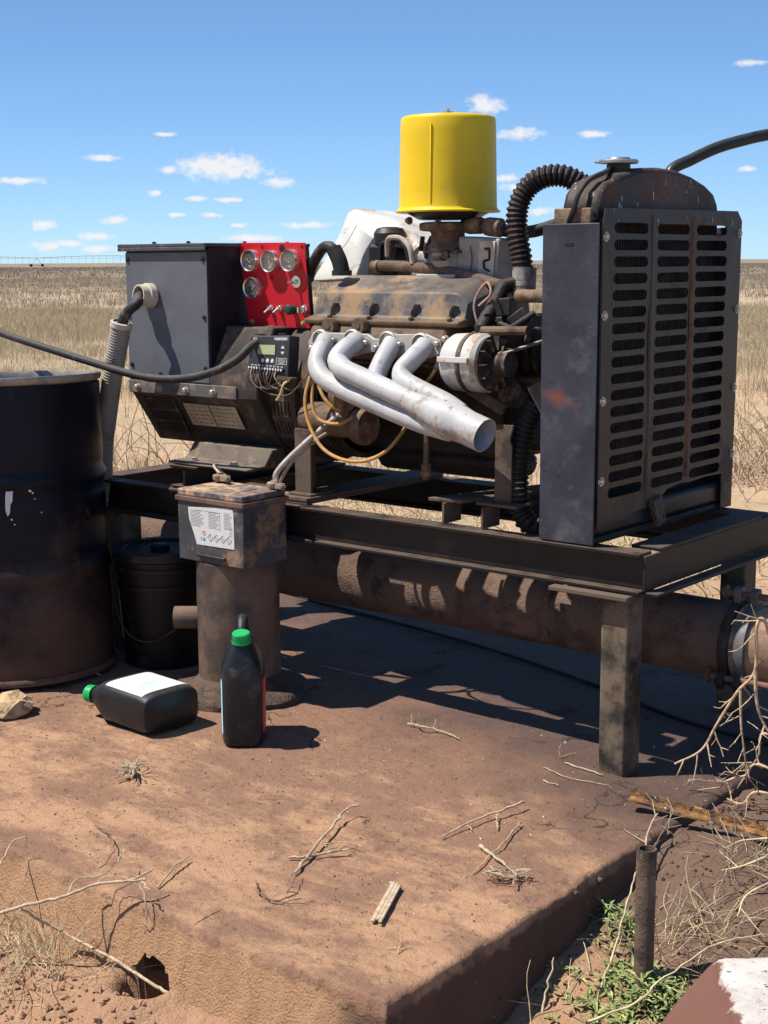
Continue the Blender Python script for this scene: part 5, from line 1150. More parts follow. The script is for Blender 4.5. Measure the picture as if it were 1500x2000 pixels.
# ------------------------------------------------------------------ small loose things
ai = thing('angle_iron', 'flaking orange rusty angle iron jutting in from the right over the slab edge', 'angle iron', (0.1084, -0.1576, 0.02))
A0 = Vector((0.1161, -0.167, 0.035)); A1 = Vector((0.4378, -0.117, 0.035)); dA = (A1-A0); A1 = A0+dA*2.0+Vector((0, 0, -.05)); dA = (A1-A0).normalized()
sd = dA.cross(Up).normalized(); am = MB(); n = 60; rings = []
for i in range(n+1):
    c = A0.lerp(A1, i/n); f = lambda s: (vnoise(i*.9, s, 1, 70)-.5)*.010
    rings.append([c+sd*(.0+f(1)*.5)+Up*(.012+f(2)*.5), c+sd*.004+Up*(.013+f(3)*.5), c+sd*.006+Up*.000, c+sd*(.020+f(4)*.5)+Up*(-.005), c+sd*(.020+f(5)*.5)+Up*(-.010), c-sd*.002+Up*(-.008+f(6)*.3)])
am.loft(rings).build('bar', 'rusty_iron', ai, smooth=30)
st = thing('threaded_pipe_stub', 'short upright rusty pipe stub with threaded top beside the slab', 'pipe', (.438, -.68, -.13))
S0 = Vector((.438, -.68, -.20)); S1 = Vector((.438-.002, -.68+.004, .155))
MB().tube([S0, S0.lerp(S1, .5), S0.lerp(S1, .86)], .0195, 24, caps=False).build('pipe', 'stub_pipe', st, smooth=60)
th = MB(); pp = []; rr = []
for k in range(34): pp.append(S0.lerp(S1, .86+.14*k/33)); rr.append(.0188+.0012*(k % 2)*1.0)
th.tube(pp, rr, 24, caps=False).lathe([(.019, 0), (.015, .0), (.015, -.10), (0, -.10)], S1, (S1-S0), 24, caps=False).build('thread', 'stub_pipe', st, smooth=20)
bl = thing('painted_block', 'concrete block with flaking white and red-brown paint in the bottom right corner', 'block', (.66, -.80, -.13))
bp = [Vector(p) for p in ((0.6147, -0.7205, 0), (0.7426, -0.6027, 0), (0.9581, -0.9062, 0), (0.8091, -0.9868, 0))]
lo = [Vector(p) for p in ((0.5928, -0.7101, -0.03), (0.6034, -0.1979, -0.2), (0.862, -0.5806, -0.2), (0.5401, -0.9658, -0.14))]
bmk = bmesh.new(); vs_ = [bmk.verts.new(p) for p in bp+lo]
for f in ((0, 1, 2, 3), (0, 3, 7, 4), (3, 2, 6, 7), (1, 0, 4, 5), (2, 1, 5, 6), (4, 7, 6, 5)): bmk.faces.new([vs_[i] for i in f])
bmesh.ops.bevel(bmk, geom=bmk.edges[:], offset=.018, segments=3, affect='EDGES', profile=.5)
bmesh.ops.triangulate(bmk, faces=bmk.faces[:]); bmesh.ops.subdivide_edges(bmk, edges=bmk.edges[:], cuts=7, use_grid_fill=True)
mbk = MB(); bmk.verts.index_update(); mbk.add([v.co+mnoise.noise_vector(v.co*14)*.007+mnoise.noise_vector(v.co*50)*.002 for v in bmk.verts], [tuple(v.index for v in f.verts) for f in bmk.faces]); bmk.free()
rg_a, rg_b = bp[0], bp[3]; rn = (rg_b-rg_a).cross(Up).normalized()
if rn.dot(lo[3]-rg_a) < 0: rn = -rn
def bare(mth, noise, x, y, z):
    d = mth('ADD', mth('ADD', mth('MULTIPLY', mth('SUBTRACT', x, rg_a.x), rn.x), mth('MULTIPLY', mth('SUBTRACT', y, rg_a.y), rn.y)), mth('MULTIPLY', mth('SUBTRACT', noise(20, 7), .5), .075))
    return mth('MULTIPLY', mth('ADD', d, .004), 120, True), (.14, .062, .046)
extra('block_paint', bare)
mbk.build('body', 'block_paint', bl, smooth=45)
# burrow under the front of the slab: a hollow with a crumbling soil roof
bu = thing('burrow', 'dark animal burrow opening under the front edge of the slab', 'burrow', HOLE)
def bridge(u, v):
    # the crust of the slab front carried over the hollow, ending in a ragged arch
    x = HOLE[0]-.085+.17*u; w = (u-.5)*2; zc = HOLE[2]+.028-.075*w*w+.012*mnoise.noise(Vector((x*45, 0, 5)))
    ys = np.linspace(-1.17, -1.36, 60); zs = slab_z(np.full(60, x), ys, True); k = int(np.argmax(zs < zc)) or 59
    y = -1.17+(ys[k]+1.17)*v; return (x, y, float(slab_z(np.array([x]), np.array([y]), True)[0])+.0015)
MB().grid(bridge, 40, 24).build('crust_lip', SLAB_MAT, bu, smooth=60)
rk = MB(); ico = bmesh.new(); bmesh.ops.create_icosphere(ico, subdivisions=3, radius=1)
rk.add([Vector(v.co) for v in ico.verts], [tuple(v.index for v in f.verts) for f in ico.faces]); ico.free()
def rock(c, s, m, seed, nm='rock'):
    c = Vector(c); mb = MB()
    mb.add([c+Vector((v[0]*s[0], v[1]*s[1], v[2]*s[2]))*(1+.35*mnoise.noise(Vector(v)*1.6+Vector((seed, 0, 0)))+.12*mnoise.noise(Vector(v)*5+Vector((seed, 3, 0)))) for v in rk.v], rk.f)
    return mb
o = rock((-1.667, -0.6435, 0.02), (.06, .075, .036), 'rock', 4.2).build('rock', 'rock', None, smooth=25, origin=(-1.72, -0.6058, 0))
tag(o, 'rough yellow-tan rock against the foot of the drum', 'rock')
sc = thing('slab_cable', 'thin dark cable lying across the shaded slab behind the standpipe', 'cable', (-1.2, .82, .004))
MB().tube(spline([(-2.2, .98, .006), (-1.9, .927, .006), (-1.23, .823, .007), (-.85, .745, .006), (-.47, .638, .006), (-.1, .50, .006), (.2, .45, .006)]), .006, 8).build('cable', 'hose_black', sc)

# ------------------------------------------------------------------ twigs on the slab
rd_ = random.Random(5)
def stick(mb, pts, r0, r1, n=6, k=6, wob=.003):
    p = spline(pts, k); m = len(p)
    p = [q+Vector((rd_.uniform(-1, 1), rd_.uniform(-1, 1), abs(rd_.uniform(-.4, .4))))*wob*(0 < i < m-1) for i, q in enumerate(p)]
    mb.tube(p, [r0+(r1-r0)*i/(m-1)+rd_.uniform(-.1, .1)*r0 for i in range(m)], n)
def twig(name, label, m, sticks, cat='twig', group='twigs scattered on the slab'):
    o0 = sticks[0][0][0]; t = thing(name, label, cat, o0, group)
    for i, (pts, r0, r1) in enumerate(sticks):
        mb = MB(); stick(mb, pts, r0*.8, r1*.8); mb.build('stem' if i == 0 else 'side_shoot', m, t, smooth=60)
    return t
twig('twig', 'long pale stick slanting across the middle of the slab', 'twig_pale', [([(-0.2539, -0.9481, 0.006), (-0.3025, -0.824, 0.014), (-0.3574, -0.6976, 0.016), (-0.3778, -0.625, 0.022), (-0.3582, -0.6107, 0.03)], .0045, .003)])
twig('twig', 'brown forked twig lying under the long pale stick', 'twig', [([(-0.3178, -0.8974, 0.006), (-0.2861, -0.864, 0.008), (-0.2581, -0.8195, 0.01), (-0.2285, -0.7985, 0.018)], .004, .002), ([(-0.2632, -0.8307, 0.01), (-0.2432, -0.8055, 0.02), (-0.243, -0.7886, 0.018)], .0025, .002), ([(-0.2971, -0.7993, 0.012), (-0.2687, -0.7694, 0.012), (-0.2313, -0.7553, 0.01)], .0022, .0014)])
twig('twig', 'slim forked twig with a knobby end right of centre on the slab', 'twig', [([(-0.1263, -0.598, 0.005), (-0.1195, -0.5231, 0.012), (-0.1073, -0.449, 0.014), (-0.0894, -0.3911, 0.018), (-0.0798, -0.3322, 0.02)], .0022, .004), ([(-0.0975, -0.4172, 0.014), (-0.0738, -0.4533, 0.01), (-0.0524, -0.4819, 0.006)], .0025, .002), ([(-0.1195, -0.5091, 0.01), (-0.0948, -0.5232, 0.006)], .002, .0012)])
twig('twig', 'thin straight twig crossing the short pale stub of wood', 'twig', [([(0.0393, -0.7086, 0.004), (0.0155, -0.5932, 0.006), (-0.0106, -0.4851, 0.008), (-0.0286, -0.4212, 0.01)], .0022, .0028)])
twig('twig', 'short thick pale stub of wood right of centre', 'twig_pale', [([(-0.028, -0.5845, 0.007), (0.0186, -0.6073, 0.008), (0.0747, -0.6355, 0.007)], .0055, .004)])
tgl = []
for k in range(9):
    c = Vector((0.111, -0.6825, 0.008)); tgl.append(([c+Vector((rd_.uniform(-.045, .045), rd_.uniform(-.04, .04), rd_.uniform(0, .02))) for _ in range(4)], .0018, .0012))
twig('twig', 'small curly tangle of pale stems near the right side of the slab', 'twig_pale', tgl)
ws = thing('wood_splinter', 'split slat of weathered wood lying on the front of the slab', 'wood', (-0.0211, -0.9228, 0))
w0 = Vector((0.0288, -1.016, 0.008)); w1 = Vector((-0.051, -0.8505, 0.008)); dw = (w1-w0).normalized()
for k, (o_, w, l0, l1) in enumerate(((-.008, .012, 0, 1), (.001, .010, .03, .97), (.008, .009, -.03, .92))):
    sdw = dw.cross(Up).normalized(); MB().obox(w0.lerp(w1, (l0+l1)/2)+sdw*o_+Up*(.001*k), ((w1-w0).length*(l1-l0), w*.8, .0055), dw, Up).build('strand', 'twig_pale', ws, bevel=.002, jit=.003)
twig('twig', 'tiny cross of dry stems near the front corner of the slab', 'twig', [([(0.1124, -1.083, 0.005), (0.1325, -1.069, 0.008), (0.1435, -1.05, 0.006)], .0014, .001), ([(0.1399, -1.085, 0.004), (0.1296, -1.062, 0.02)], .0016, .001)])
twig('twig', 'dark curled dry stem left of the wood splinter', 'twig_dark', [([(-0.2959, -1.022, 0.004), (-0.2396, -1.067, 0.008), (-0.1884, -1.072, 0.008), (-0.181, -1.042, 0.008), (-0.1726, -1.025, 0.012), (-0.1838, -1.046, 0.02)], .0022, .0014), ([(-0.2028, -1.072, 0.006), (-0.1572, -1.06, 0.006), (-0.133, -1.017, 0.004)], .0014, .0008), ([(-0.1937, -1.036, 0.01), (-0.2074, -1.003, 0.02), (-0.2379, -0.9492, 0.012)], .0016, .001)])
twig('twig', 'pale forked twig lying near the shadow edge behind the standing jug', 'twig_pale', [([(-0.6827, -0.0169, 0.008), (-0.6225, -0.017, 0.01), (-0.5571, -0.0138, 0.008), (-0.4943, -0.0277, 0.006)], .0035, .0026), ([(-0.6632, -0.0206, 0.01), (-0.7045, 0.0247, 0.02)], .0016, .001), ([(-0.5917, -0.0151, 0.01), (-0.6219, 0.0292, 0.022)], .0018, .001)])
twig('twig', 'tiny upright dry stem in front of the near skid leg', 'twig', [([(-0.2047, 0.0205, 0), Vector((-0.2047, 0.0205, 0))+Vector((0, 0, .03)), Vector((-0.2047, 0.0205, 0))+Vector((.004, 0, .062))], .002, .001), ([(-0.2046, 0.0228, 0.005), (-0.1874, 0.0734, 0.006)], .0014, .001)])
twig('twig', 'straight pale twig pointing at the near skid leg', 'twig_pale', [([(-0.1676, -0.0109, 0.006), (-0.1049, -0.0227, 0.007), (-0.0445, -0.0279, 0.006)], .0028, .0024)])
twig('twig', 'long thin brown twig in front of the near skid leg', 'twig', [([(-0.1976, -0.0665, 0.004), (-0.1196, -0.0968, 0.006), (-0.0552, -0.0917, 0.006), (0.0017, -0.076, 0.004)], .0016, .0012)])
twig('twig', 'very short white twig in front of the near skid leg', 'twig_pale', [([(-0.1422, -0.1516, 0.006), (-0.1199, -0.1579, 0.005), (-0.0943, -0.1556, 0.005)], .0028, .002)])
twig('twig', 'thin dark curved twig near the left front edge of the slab', 'twig_dark', [([(-0.7963, -1.043, 0.006), (-0.7175, -1.067, 0.012), (-0.634, -1.123, 0.016), (-0.6076, -1.165, 0.008), (-0.5995, -1.19, 0.006)], .002, .0014)])
twig('twig', 'short tan twig standing off the left front slab edge', 'twig', [([(-0.432, -1.175, 0.004), (-0.4605, -1.11, 0.012), (-0.484, -1.039, 0.014)], .003, .002), ([(-0.4601, -1.103, 0.012), (-0.4834, -1.043, 0.006)], .0018, .001)])
dt = []
for k in range(26):
    a = rd_.uniform(0, 6.28); c = Vector((-0.9784, -0.766, 0.008)); L_ = rd_.uniform(.03, .07); e = c+Vector((math.cos(a)*L_, math.sin(a)*L_, rd_.uniform(0, .03)))
    dt.append(([c+Vector((rd_.uniform(-.01, .01), rd_.uniform(-.01, .01), .004)), c.lerp(e, .5)+Vector((0, 0, rd_.uniform(.004, .02))), e], .0022, .0012))
t = thing('dried_weed', 'small clump of dried pale root stems on the slab below the lying jug', 'dried plant', (-0.9952, -0.7518, 0))
mb = MB()
for p_, a, b in dt: stick(mb, p_, a, b, 5, 3)
mb.build('stems', 'twig_pale', t, smooth=60)
fb = thing('fallen_branch', 'pale dry branch sprawled over the left front edge of the slab', 'branch', (-0.5539, -1.342, 0), None)
def G(px3, dz=.0): return px3
for pts, r0, r1 in (
    ([(-0.6885, -1.437, -0.05), (-0.6059, -1.393, -0.01), (-0.5435, -1.337, 0.01), (-0.497, -1.281, 0.03), (-0.4412, -1.259, 0.045), (-0.4032, -1.231, 0.05)], .0055, .0035),
    ([(-0.4412, -1.259, 0.045), (-0.4141, -1.235, 0.055), (-0.415, -1.202, 0.06)], .003, .003), ([(-0.4031, -1.243, 0.05), (-0.3695, -1.256, 0.05), (-0.362, -1.258, 0.045)], .003, .0015),
    ([(-0.4064, -1.246, 0.05), (-0.3768, -1.255, 0.02), (-0.3713, -1.262, -0.02), (-0.3833, -1.257, -0.05)], .0026, .0014),
    ([(-0.5356, -1.33, 0.012), (-0.5498, -1.291, 0.03), (-0.515, -1.252, 0.035), (-0.529, -1.191, 0.05), (-0.5545, -1.158, 0.055)], .0028, .0014),
    ([(-0.497, -1.281, 0.03), (-0.4922, -1.254, 0.04), (-0.4357, -1.25, 0.05)], .002, .0014),
    ([(-0.6179, -1.385, -0.02), (-0.5855, -1.309, -0.09), (-0.4755, -1.292, -0.11), (-0.3459, -1.296, -0.12), (-0.2742, -1.293, -0.13)], .0045, .0055),
    ([(-0.735, -1.347, 0.03), (-0.7956, -1.27, 0.04), (-0.7774, -1.246, 0.05)], .0028, .0018), ([(-0.7947, -1.269, 0.04), (-0.8122, -1.291, 0.045)], .002, .0015), ([(-0.7792, -1.247, 0.05), (-0.7882, -1.24, 0.02)], .0018, .001)):
    mb = MB(); stick(mb, pts, r0*.68, r1*.68, 7); mb.build('limb', 'twig_pale', fb, smooth=60)

# ------------------------------------------------------------------ dead shrub at the right edge
def grow(mb, p, d, L_, r, gen, rnd, spread=.8, up=.0):
    n = max(2, int(L_/.02)); pts = [Vector(p)]; dd_ = Vector(d).normalized()
    for i in range(n):
        dd_ = (dd_+Vector((rnd.uniform(-1, 1), rnd.uniform(-1, 1), rnd.uniform(-1, 1)+up))*.16).normalized(); pts.append(pts[-1]+dd_*L_/n)
        if gen > 0 and rnd.random() < .55:
            s = Vector((rnd.uniform(-1, 1), rnd.uniform(-1, 1), rnd.uniform(-1, 1))); s = (s-dd_*s.dot(dd_)).normalized()
            grow(mb, pts[-1], dd_*.6+s*spread, L_*rnd.uniform(.25, .55), r*.65, gen-1, rnd, spread, up)
    m = len(pts); mb.tube(pts, [max(.0007, r*(1-.55*i/(m-1))) for i in range(m)], 5)
def shrub(name, label, stems, m, seed, gen=2, spread=.9, kind='twigs', cat='shrub', base=None, up=0):
    rnd = random.Random(seed); t = thing(name, label, cat, base or stems[0][0])
    for i, (pts, r) in enumerate(stems):
        mb = MB(); p = spline(pts, 6); mm = len(p); mb.tube(p, [r*(1-.55*k/(mm-1)) for k in range(mm)], 7); mb.build('stem', m, t, smooth=60)
        tw = MB()
        for k in range(4, mm, 3):
            dd_ = (p[k]-p[k-1]).normalized(); s = Vector((rnd.uniform(-1, 1), rnd.uniform(-1, 1), rnd.uniform(-1, 1))); s = (s-dd_*s.dot(dd_)).normalized()
            grow(tw, p[k], dd_*.7+s*spread, rnd.uniform(.04, .09), r*.42, gen-1, rnd, spread, up)
        if tw.v: tw.build('twigs', m, t, smooth=0)['kind'] = 'stuff'
    return t
shrub('dead_shrub', 'leafless dry shrub arching down in front of the pipe clamp', [
    ([(.62, .10, -.05), (0.3819, 0.06, 0.3489), (0.3464, 0.03, 0.4545), (0.3299, 0.02, 0.4416), (0.3304, 0.02, 0.3363), (0.2874, 0.02, 0.2756), (0.2378, 0.02, 0.1854), (0.2048, 0.01, 0.1164), (0.1399, 0, 0.0695)], .0055),
    ([(0.3304, 0.02, 0.3363), (0.3374, 0.02, 0.2626), (0.3503, 0.03, 0.2124), (0.3799, 0.04, 0.1654)], .0048), ([(0.295, 0.02, 0.2821), (0.3012, 0.02, 0.1922), (0.3134, 0.02, 0.1183), (0.3153, 0.03, 0.0517)], .0035),
    ([(.62, .08, -.04), (0.3679, 0.03, 0.1022), (0.3152, 0.02, 0.0739), (0.2745, 0.01, 0.0544), (0.2537, 0, 0.0266)], .004), ([(.62, .06, -.05), (0.3838, 0, 0.0513), (0.3299, -0.02, 0.019), (0.2904, -0.02, 0.0221)], .004),
    ([(.64, .1, -.04), (0.3686, 0.05, 0.173), (0.3367, 0.04, 0.1179), (0.2922, 0.03, 0.0333)], .0035)], 'twig', 3, 2, .9, base=(.62, .1, -.05))
shrub('dead_shrub', 'low straw-coloured dry shrub between the angle iron and the painted block', [
    ([(.66, -.20, -.05), (.60, -.22, .06), (0.4482, -0.2312, 0.03), (0.4172, -0.2795, 0.02)], .0035), ([(.66, -.22, -.05), (.62, -.25, .08), (0.4893, -0.3426, 0.02), (0.4431, -0.3553, 0)], .0035),
    ([(.66, -.24, -.05), (.64, -.30, .04), (0.5384, -0.4085, 0), (0.539, -0.4787, -0.03)], .0035), ([(.66, -.2, -.05), (.63, -.2, .12), (.58, -.24, .16)], .003)], 'straw_', 8, 2, .9, base=(.66, -.22, -.05))
shrub('dead_shrub', 'small dead twiggy stem standing against the slab side', [
    ([(.30, -.37, -.08), (0.2563, -0.348, 0), (0.2356, -0.289, 0.03), (0.2386, -0.2646, 0.05)], .0032), ([(0.2536, -0.3508, -0.03), (0.2378, -0.2473, -0.02), (0.246, -0.2143, -0.01)], .0024)], 'twig_pale', 12, 2, .8, base=(.30, -.37, -.08))

def stalks(name, label, c, n, spread, L0, L1, r, m, seed, lean=.8, cat='dry weed', bias=(0, 0)):
    rnd = random.Random(seed); t = thing(name, label, cat, c); mb = MB()
    for k in range(n):
        x = c[0]+rnd.gauss(0, spread); y = c[1]+rnd.gauss(0, spread); z = float(gz(x, y)); a = rnd.uniform(0, 6.28); L_ = rnd.uniform(L0, L1); ln = rnd.uniform(.2, lean)
        d = Vector((math.cos(a)*ln+bias[0], math.sin(a)*ln+bias[1], rnd.uniform(.25, 1))).normalized(); b = Vector((rnd.uniform(-1, 1), rnd.uniform(-1, 1), -rnd.uniform(.2, .9)))*.22
        p0 = Vector((x, y, z-.01)); pts = [p0]
        for i in range(5): d = (d+b*.6+Vector((rnd.uniform(-1, 1), rnd.uniform(-1, 1), rnd.uniform(-1, 1)))*.22).normalized(); q = pts[-1]+d*L_/5; q.z = max(q.z, float(gz(q.x, q.y))+.003); pts.append(q)
        mb.tube(pts, [r*(1-.5*i/5)*rnd.uniform(.8, 1.1) for i in range(6)], 4)
    mb.build('stalks', m, t, smooth=0)['kind'] = 'stuff'; return t
for n_m, lab_, c, n, spv, l0, l1, r, m, sd_, bi in (
    ('dry_weed', 'tangle of straw stalks around the pipe stub', (0.4306, -0.5955, -0.13), 60, .05, .05, .16, .0010, 'straw_', 1, (.1, .1)),
    ('dry_weed', 'straw stalks spreading left of the painted block', (0.4531, -0.4608, -0.12), 46, .05, .05, .15, .0010, 'straw_', 2, (0, 0)),
    ('dry_weed', 'few straw stalks below the slab side at the bottom', (0.3399, -0.7813, -0.16), 7, .05, .06, .16, .0014, 'straw_', 3, (0, 0)),
    ('dry_weed', 'matted straw stalks in the lower left corner', (-0.6197, -1.367, -0.17), 240, .11, .05, .18, .0011, 'straw_', 4, (0, 0)),
    ('dry_weed', 'thin straw stalks beside the burrow under the slab', (-0.62, -1.217, -0.16), 60, .07, .05, .14, .0010, 'straw_', 5, (0, 0)),
    ('dry_weed', 'dark dry stems lying at the lower left edge', (-0.7966, -1.26, -0.15), 30, .08, .06, .18, .0014, 'straw_dark', 6, (0, 0)),
    ('dry_weed', 'brown dead stems on the oily soil at the right edge', (0.4916, -0.2997, -0.1), 12, .08, .08, .2, .0015, 'straw_dark', 9, (0, 0)),
    ('dry_weed', 'straw stalks along the right edge above the painted block', (0.4651, -0.218, -0.09), 46, .06, .05, .16, .0010, 'straw_', 10, (-.2, 0)),
    ('dry_weed', 'dead brown stalks leaning in the sand behind the drum', (-6.0, 4.1, -.2), 30, .45, .4, .9, .005, 'straw_dark', 11, (0, 0)),
    ('dry_weed', 'straw stalks in the sand below the generator', (-5.0, 3.4, -.2), 60, .5, .2, .7, .005, 'straw_', 12, (0, 0)),
    ('dry_weed', 'dry tan-brown weeds at the right edge behind the skid', (-2.5, 6.3, -.2), 420, .45, .15, .42, .0045, 'weed_pink', 13, (0, 0)),
    ('dry_weed', 'paler dry weeds further back on the right', (-3.2, 8.3, -.2), 260, .7, .2, .5, .006, 'straw_', 14, (0, 0)),
    ('dry_weed', 'straw patch seen under the engine between the rails', (-3.6, 3.6, -.2), 300, .55, .1, .35, .004, 'straw_', 15, (0, 0)),
    ('dry_weed', 'straw patch seen below the radiator between the rails', (-1.8, 3.4, -.2), 260, .5, .1, .35, .004, 'straw_', 16, (0, 0)),
):
    if m == 'weed_pink' and m not in MAT: mat('weed_pink', (.40, .29, .195), .85, 0, .3, 15)
    stalks(n_m, lab_, c, n, spv, l0, l1, r, m, sd_, bias=bi)
# long bent straws
for lab_, pts in (('long bent straw crossing in front of the pipe stub', [(0.4173, -0.8512, -0.14), (0.5054, -0.834, -0.08), (0.5299, -0.7625, -0.05), (0.5532, -0.598, -0.04), (0.5885, -0.4627, -0.06)]), ('tall thin straw leaning from the slab side to the stub', [(0.3847, -0.7686, -0.15), (0.362, -0.6637, -0.08), (0.3102, -0.5032, -0.02), (0.2914, -0.4425, 0)]), ('pale straw standing at the foot of the slab side', [(0.3089, -0.8619, -0.19), (0.3051, -0.8283, -0.13), (0.2901, -0.7765, -0.08)])):
    t = thing('straw', lab_, 'straw', pts[0]); mb = MB(); stick(mb, pts, .0028, .0016, 6); mb.build('stem', 'straw_', t, smooth=60)

def green_weed(label, c, n, spread, L0, L1, seed):
    rnd = random.Random(seed); t = thing('green_weed', label, 'weed', c); mb = MB()
    for k in range(n):
        x = c[0]+rnd.gauss(0, spread); y = c[1]+rnd.gauss(0, spread); z = float(gz(x, y))+rnd.uniform(.0, .05)*math.exp(-((x-c[0])**2+(y-c[1])**2)/(spread*spread))
        for j in range(7):
            a = rnd.uniform(0, 6.28); L_ = rnd.uniform(L0, L1); d = Vector((math.cos(a), math.sin(a), rnd.uniform(.1, 1.0))).normalized(); s = d.cross(Up).normalized()*L_*.09; p0 = Vector((x, y, z)); m1 = p0+d*L_*.5+Vector((0, 0, .004)); e = p0+d*L_-Vector((0, 0, L_*.15))
            mb.add([p0, m1-s, m1+Vector((0, 0, -.002)), m1+s, e], [(0, 1, 2), (0, 2, 3), (1, 4, 2), (2, 4, 3)])
    mb.build('leaves', 'leaf_green', t, smooth=0)['kind'] = 'stuff'; return t
green_weed('bright green leafy weed growing at the foot of the pipe stub', (0.4398, -0.7458, -0.13), 80, .055, .022, .045, 1)
green_weed('small green weed nearest the slab side', (0.2604, -0.5312, -0.12), 9, .014, .022, .042, 2)
green_weed('little green weed between slab side and pipe stub', (0.3292, -0.5745, -0.12), 16, .025, .02, .038, 3)
green_weed('green weed in the straw at the bottom right of the stub', (0.4998, -0.7227, -0.13), 30, .04, .02, .04, 4)
green_weed('bright green grass patch beyond the pipe under the end beam', (-1.9, 3.0, -.2), 60, .10, .06, .14, 6)

# crumbs, clods, litter
def crumbs(name, label, cat, n, fx, m, s0, s1, seed):
    rnd = random.Random(seed); mb = MB()
    base = [(1, 0, 0), (-1, 0, 0), (0, 1, 0), (0, -1, 0), (0, 0, 1), (0, 0, -1)]; fs = [(0, 2, 4), (2, 1, 4), (1, 3, 4), (3, 0, 4), (2, 0, 5), (1, 2, 5), (3, 1, 5), (0, 3, 5)]
    for k in range(n):
        c = Vector(fx(rnd)); s = rnd.uniform(s0, s1)*rnd.uniform(.5, 1); q = Quaternion((rnd.random(), rnd.random(), rnd.random(), rnd.random())).normalized()
        mb.add([c+q@(Vector(b)*s*rnd.uniform(.6, 1.3)) for b in base], fs)
    o = mb.build(name, m, None, smooth=0); o['kind'] = 'stuff'; o['label'] = label; o['category'] = cat; return o
def on_slab(r):
    x, y = r.uniform(-1.3, .15), r.uniform(-1.1, .3); return (x, y, float(slab_z(x, y))+.001)
crumbs('pale_crumbs', 'pale flecks of paint and grit scattered on the slab', 'grit', 90, on_slab, 'pebble_pale', .0015, .0055, 3)
def on_slab2(r):
    x, y = r.uniform(-1.8, .2), r.uniform(-1.2, .1); return (x, y, float(slab_z(x, y))+.0005)
crumbs('dark_crumbs', 'dark crumbs of oily soil scattered on the slab', 'grit', 900, on_slab2, 'drum_dirt', .001, .004, 4)
def front(r):
    x, y = r.uniform(-1.3, .4), r.uniform(-1.9, -1.36); return (x, y, float(gz(x, y))+.002)
crumbs('soil_clods', 'small clods of loose sandy soil along the front of the slab', 'soil', 2600, front, 'clod' if 'clod' in MAT else mat('clod', (.32, .185, .11), .95, 0, .3, 30), .002, .012, 5)
def rside(r):
    x, y = r.uniform(.26, .9), r.uniform(-1.2, .3); return (x, y, float(gz(x, y))+.002)
crumbs('oily_clods', 'dark clods of oily soil beside the slab', 'soil', 1200, rside, mat('clod_dark', (.11, .068, .047), .95, 0, .3, 30), .002, .009, 6)
n = 9000; x, y, d = wedge(n, 4.6, 20, .4); k = (x < -4.3) | (y > 1.4); x, y = x[k], y[k]; k = fbm(x, y, .9, 4, 91) > -.06; x, y = x[k], y[k]; n = len(x)
P = np.stack([x, y, gz(x, y)+.004], -1)
blades('straw_litter', P, rng.uniform(.04, .13, n), rng.uniform(.003, .007, n), rng.uniform(.8, 2.6, n), pick(n, *STR), 'flattened straw litter on the sand behind the skid', 'straw', curl=.2)
n = 5000; x, y, d = wedge(n, 9, 21, .42); k = fbm(x, y, .55, 4, 95) > .06; x, y = x[k], y[k]; n = len(x)*6
x = np.repeat(x, 6)+rng.normal(0, .05, n); y = np.repeat(y, 6)+rng.normal(0, .05, n)
blades('sparse_weeds', np.stack([x, y, gz(x, y)-.01], -1), rng.uniform(.1, .3, n), rng.uniform(.003, .008, n), np.abs(rng.normal(0, .5, n)), pick(n, *STR, (.22, .24, .10), (.30, .20, .15)), 'scattered low dry weeds on the sand before the grass begins', 'weeds')

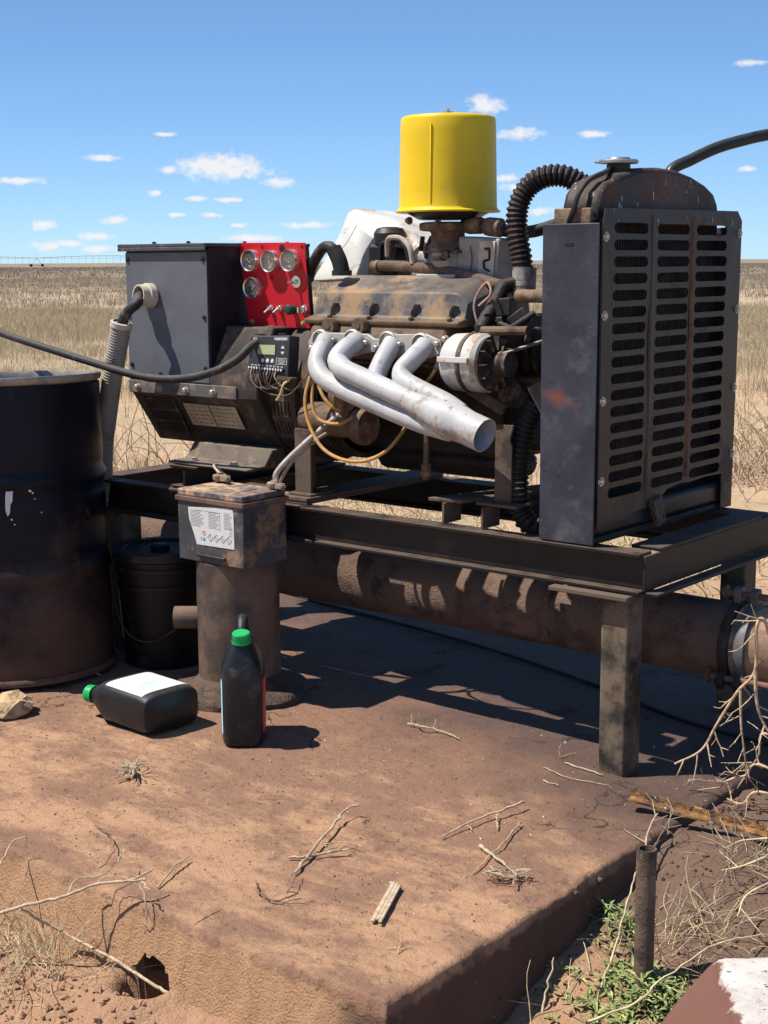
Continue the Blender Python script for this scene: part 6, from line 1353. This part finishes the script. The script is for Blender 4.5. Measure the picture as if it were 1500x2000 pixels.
# ------------------------------------------------------------------ irrigation pivot far off on the left
pv = thing('irrigation_pivot', 'centre-pivot irrigation boom on the far horizon at the left', 'irrigation pivot', (0, 0, 0))
az0, az1 = 2.58, 2.405
D_ = 700.0; pA = Vector((CX+D_*math.cos(az0), CY+D_*math.sin(az0), 0)); pB = Vector((CX+D_*math.cos(az1), CY+D_*math.sin(az1), 0))
pv.location = pA; ORI[pv] = pA.copy(); pv.location.z = -.2
nS = 2
for s_ in range(nS):
    a = pA.lerp(pB, s_/nS); b = pA.lerp(pB, (s_+1)/nS); m_ = MB(); N_ = 20
    arch = lambda t: 3.9+.9*math.sin(math.pi*t)
    m_.tube([a.lerp(b, t/N_)+Vector((0, 0, arch(t/N_))) for t in range(N_+1)], .13, 6); m_.tube([a.lerp(b, t/N_)+Vector((0, 0, arch(t/N_)-1.1*math.sin(math.pi*t/N_))) for t in range(N_+1)], .05, 5)
    m_.build('span', 'pivot_grey', pv)
    dm = MB()
    for t in range(1, 19): p = a.lerp(b, t/19); dm.tube([p+Vector((0, 0, 1.2)), p+Vector((0, 0, arch(t/19)))], .055, 4)
    dm.build('drop_pipes', 'pivot_grey', pv)
    tw_ = MB(); dr_ = (b-a).normalized()
    for sg in (-1, 1): tw_.tube([b+Vector((0, 0, 3.9)), b+dr_*sg*2.6+Vector((0, 0, .3))], .12, 5)
    tw_.tube([b-dr_*2.8+Vector((0, 0, .5)), b+dr_*2.8+Vector((0, 0, .5))], .12, 5).tube([b+Vector((0, 0, 3.9)), b+Vector((0, 0, 5.6))], .08, 5)
    tw_.build('tower', 'pivot_grey', pv)
    for sg in (-1, 1): MB().lathe([(.7, -.2), (.7, .2)], b+dr_*sg*2.6+Vector((0, 0, .5)), dr_.cross(Up), 16).build('wheel', 'engine_black', pv)

for lab_, p in (('pale bolt end poking from the slab side, nearer the front', (0.244, -0.6197, -0.0154)), ('pale bolt end poking from the slab side, nearer the pipe stub', (0.244, -0.5224, -0.0215))):
    t = thing('anchor_bolt', lab_, 'bolt', p, 'bolt ends in the slab side'); MB().lathe([(.006, -.02), (.006, .004), (.004, .006)], p, (1, -.1, -.1), 10).build('bolt_end', 'stub_pipe', t, jit=.003)
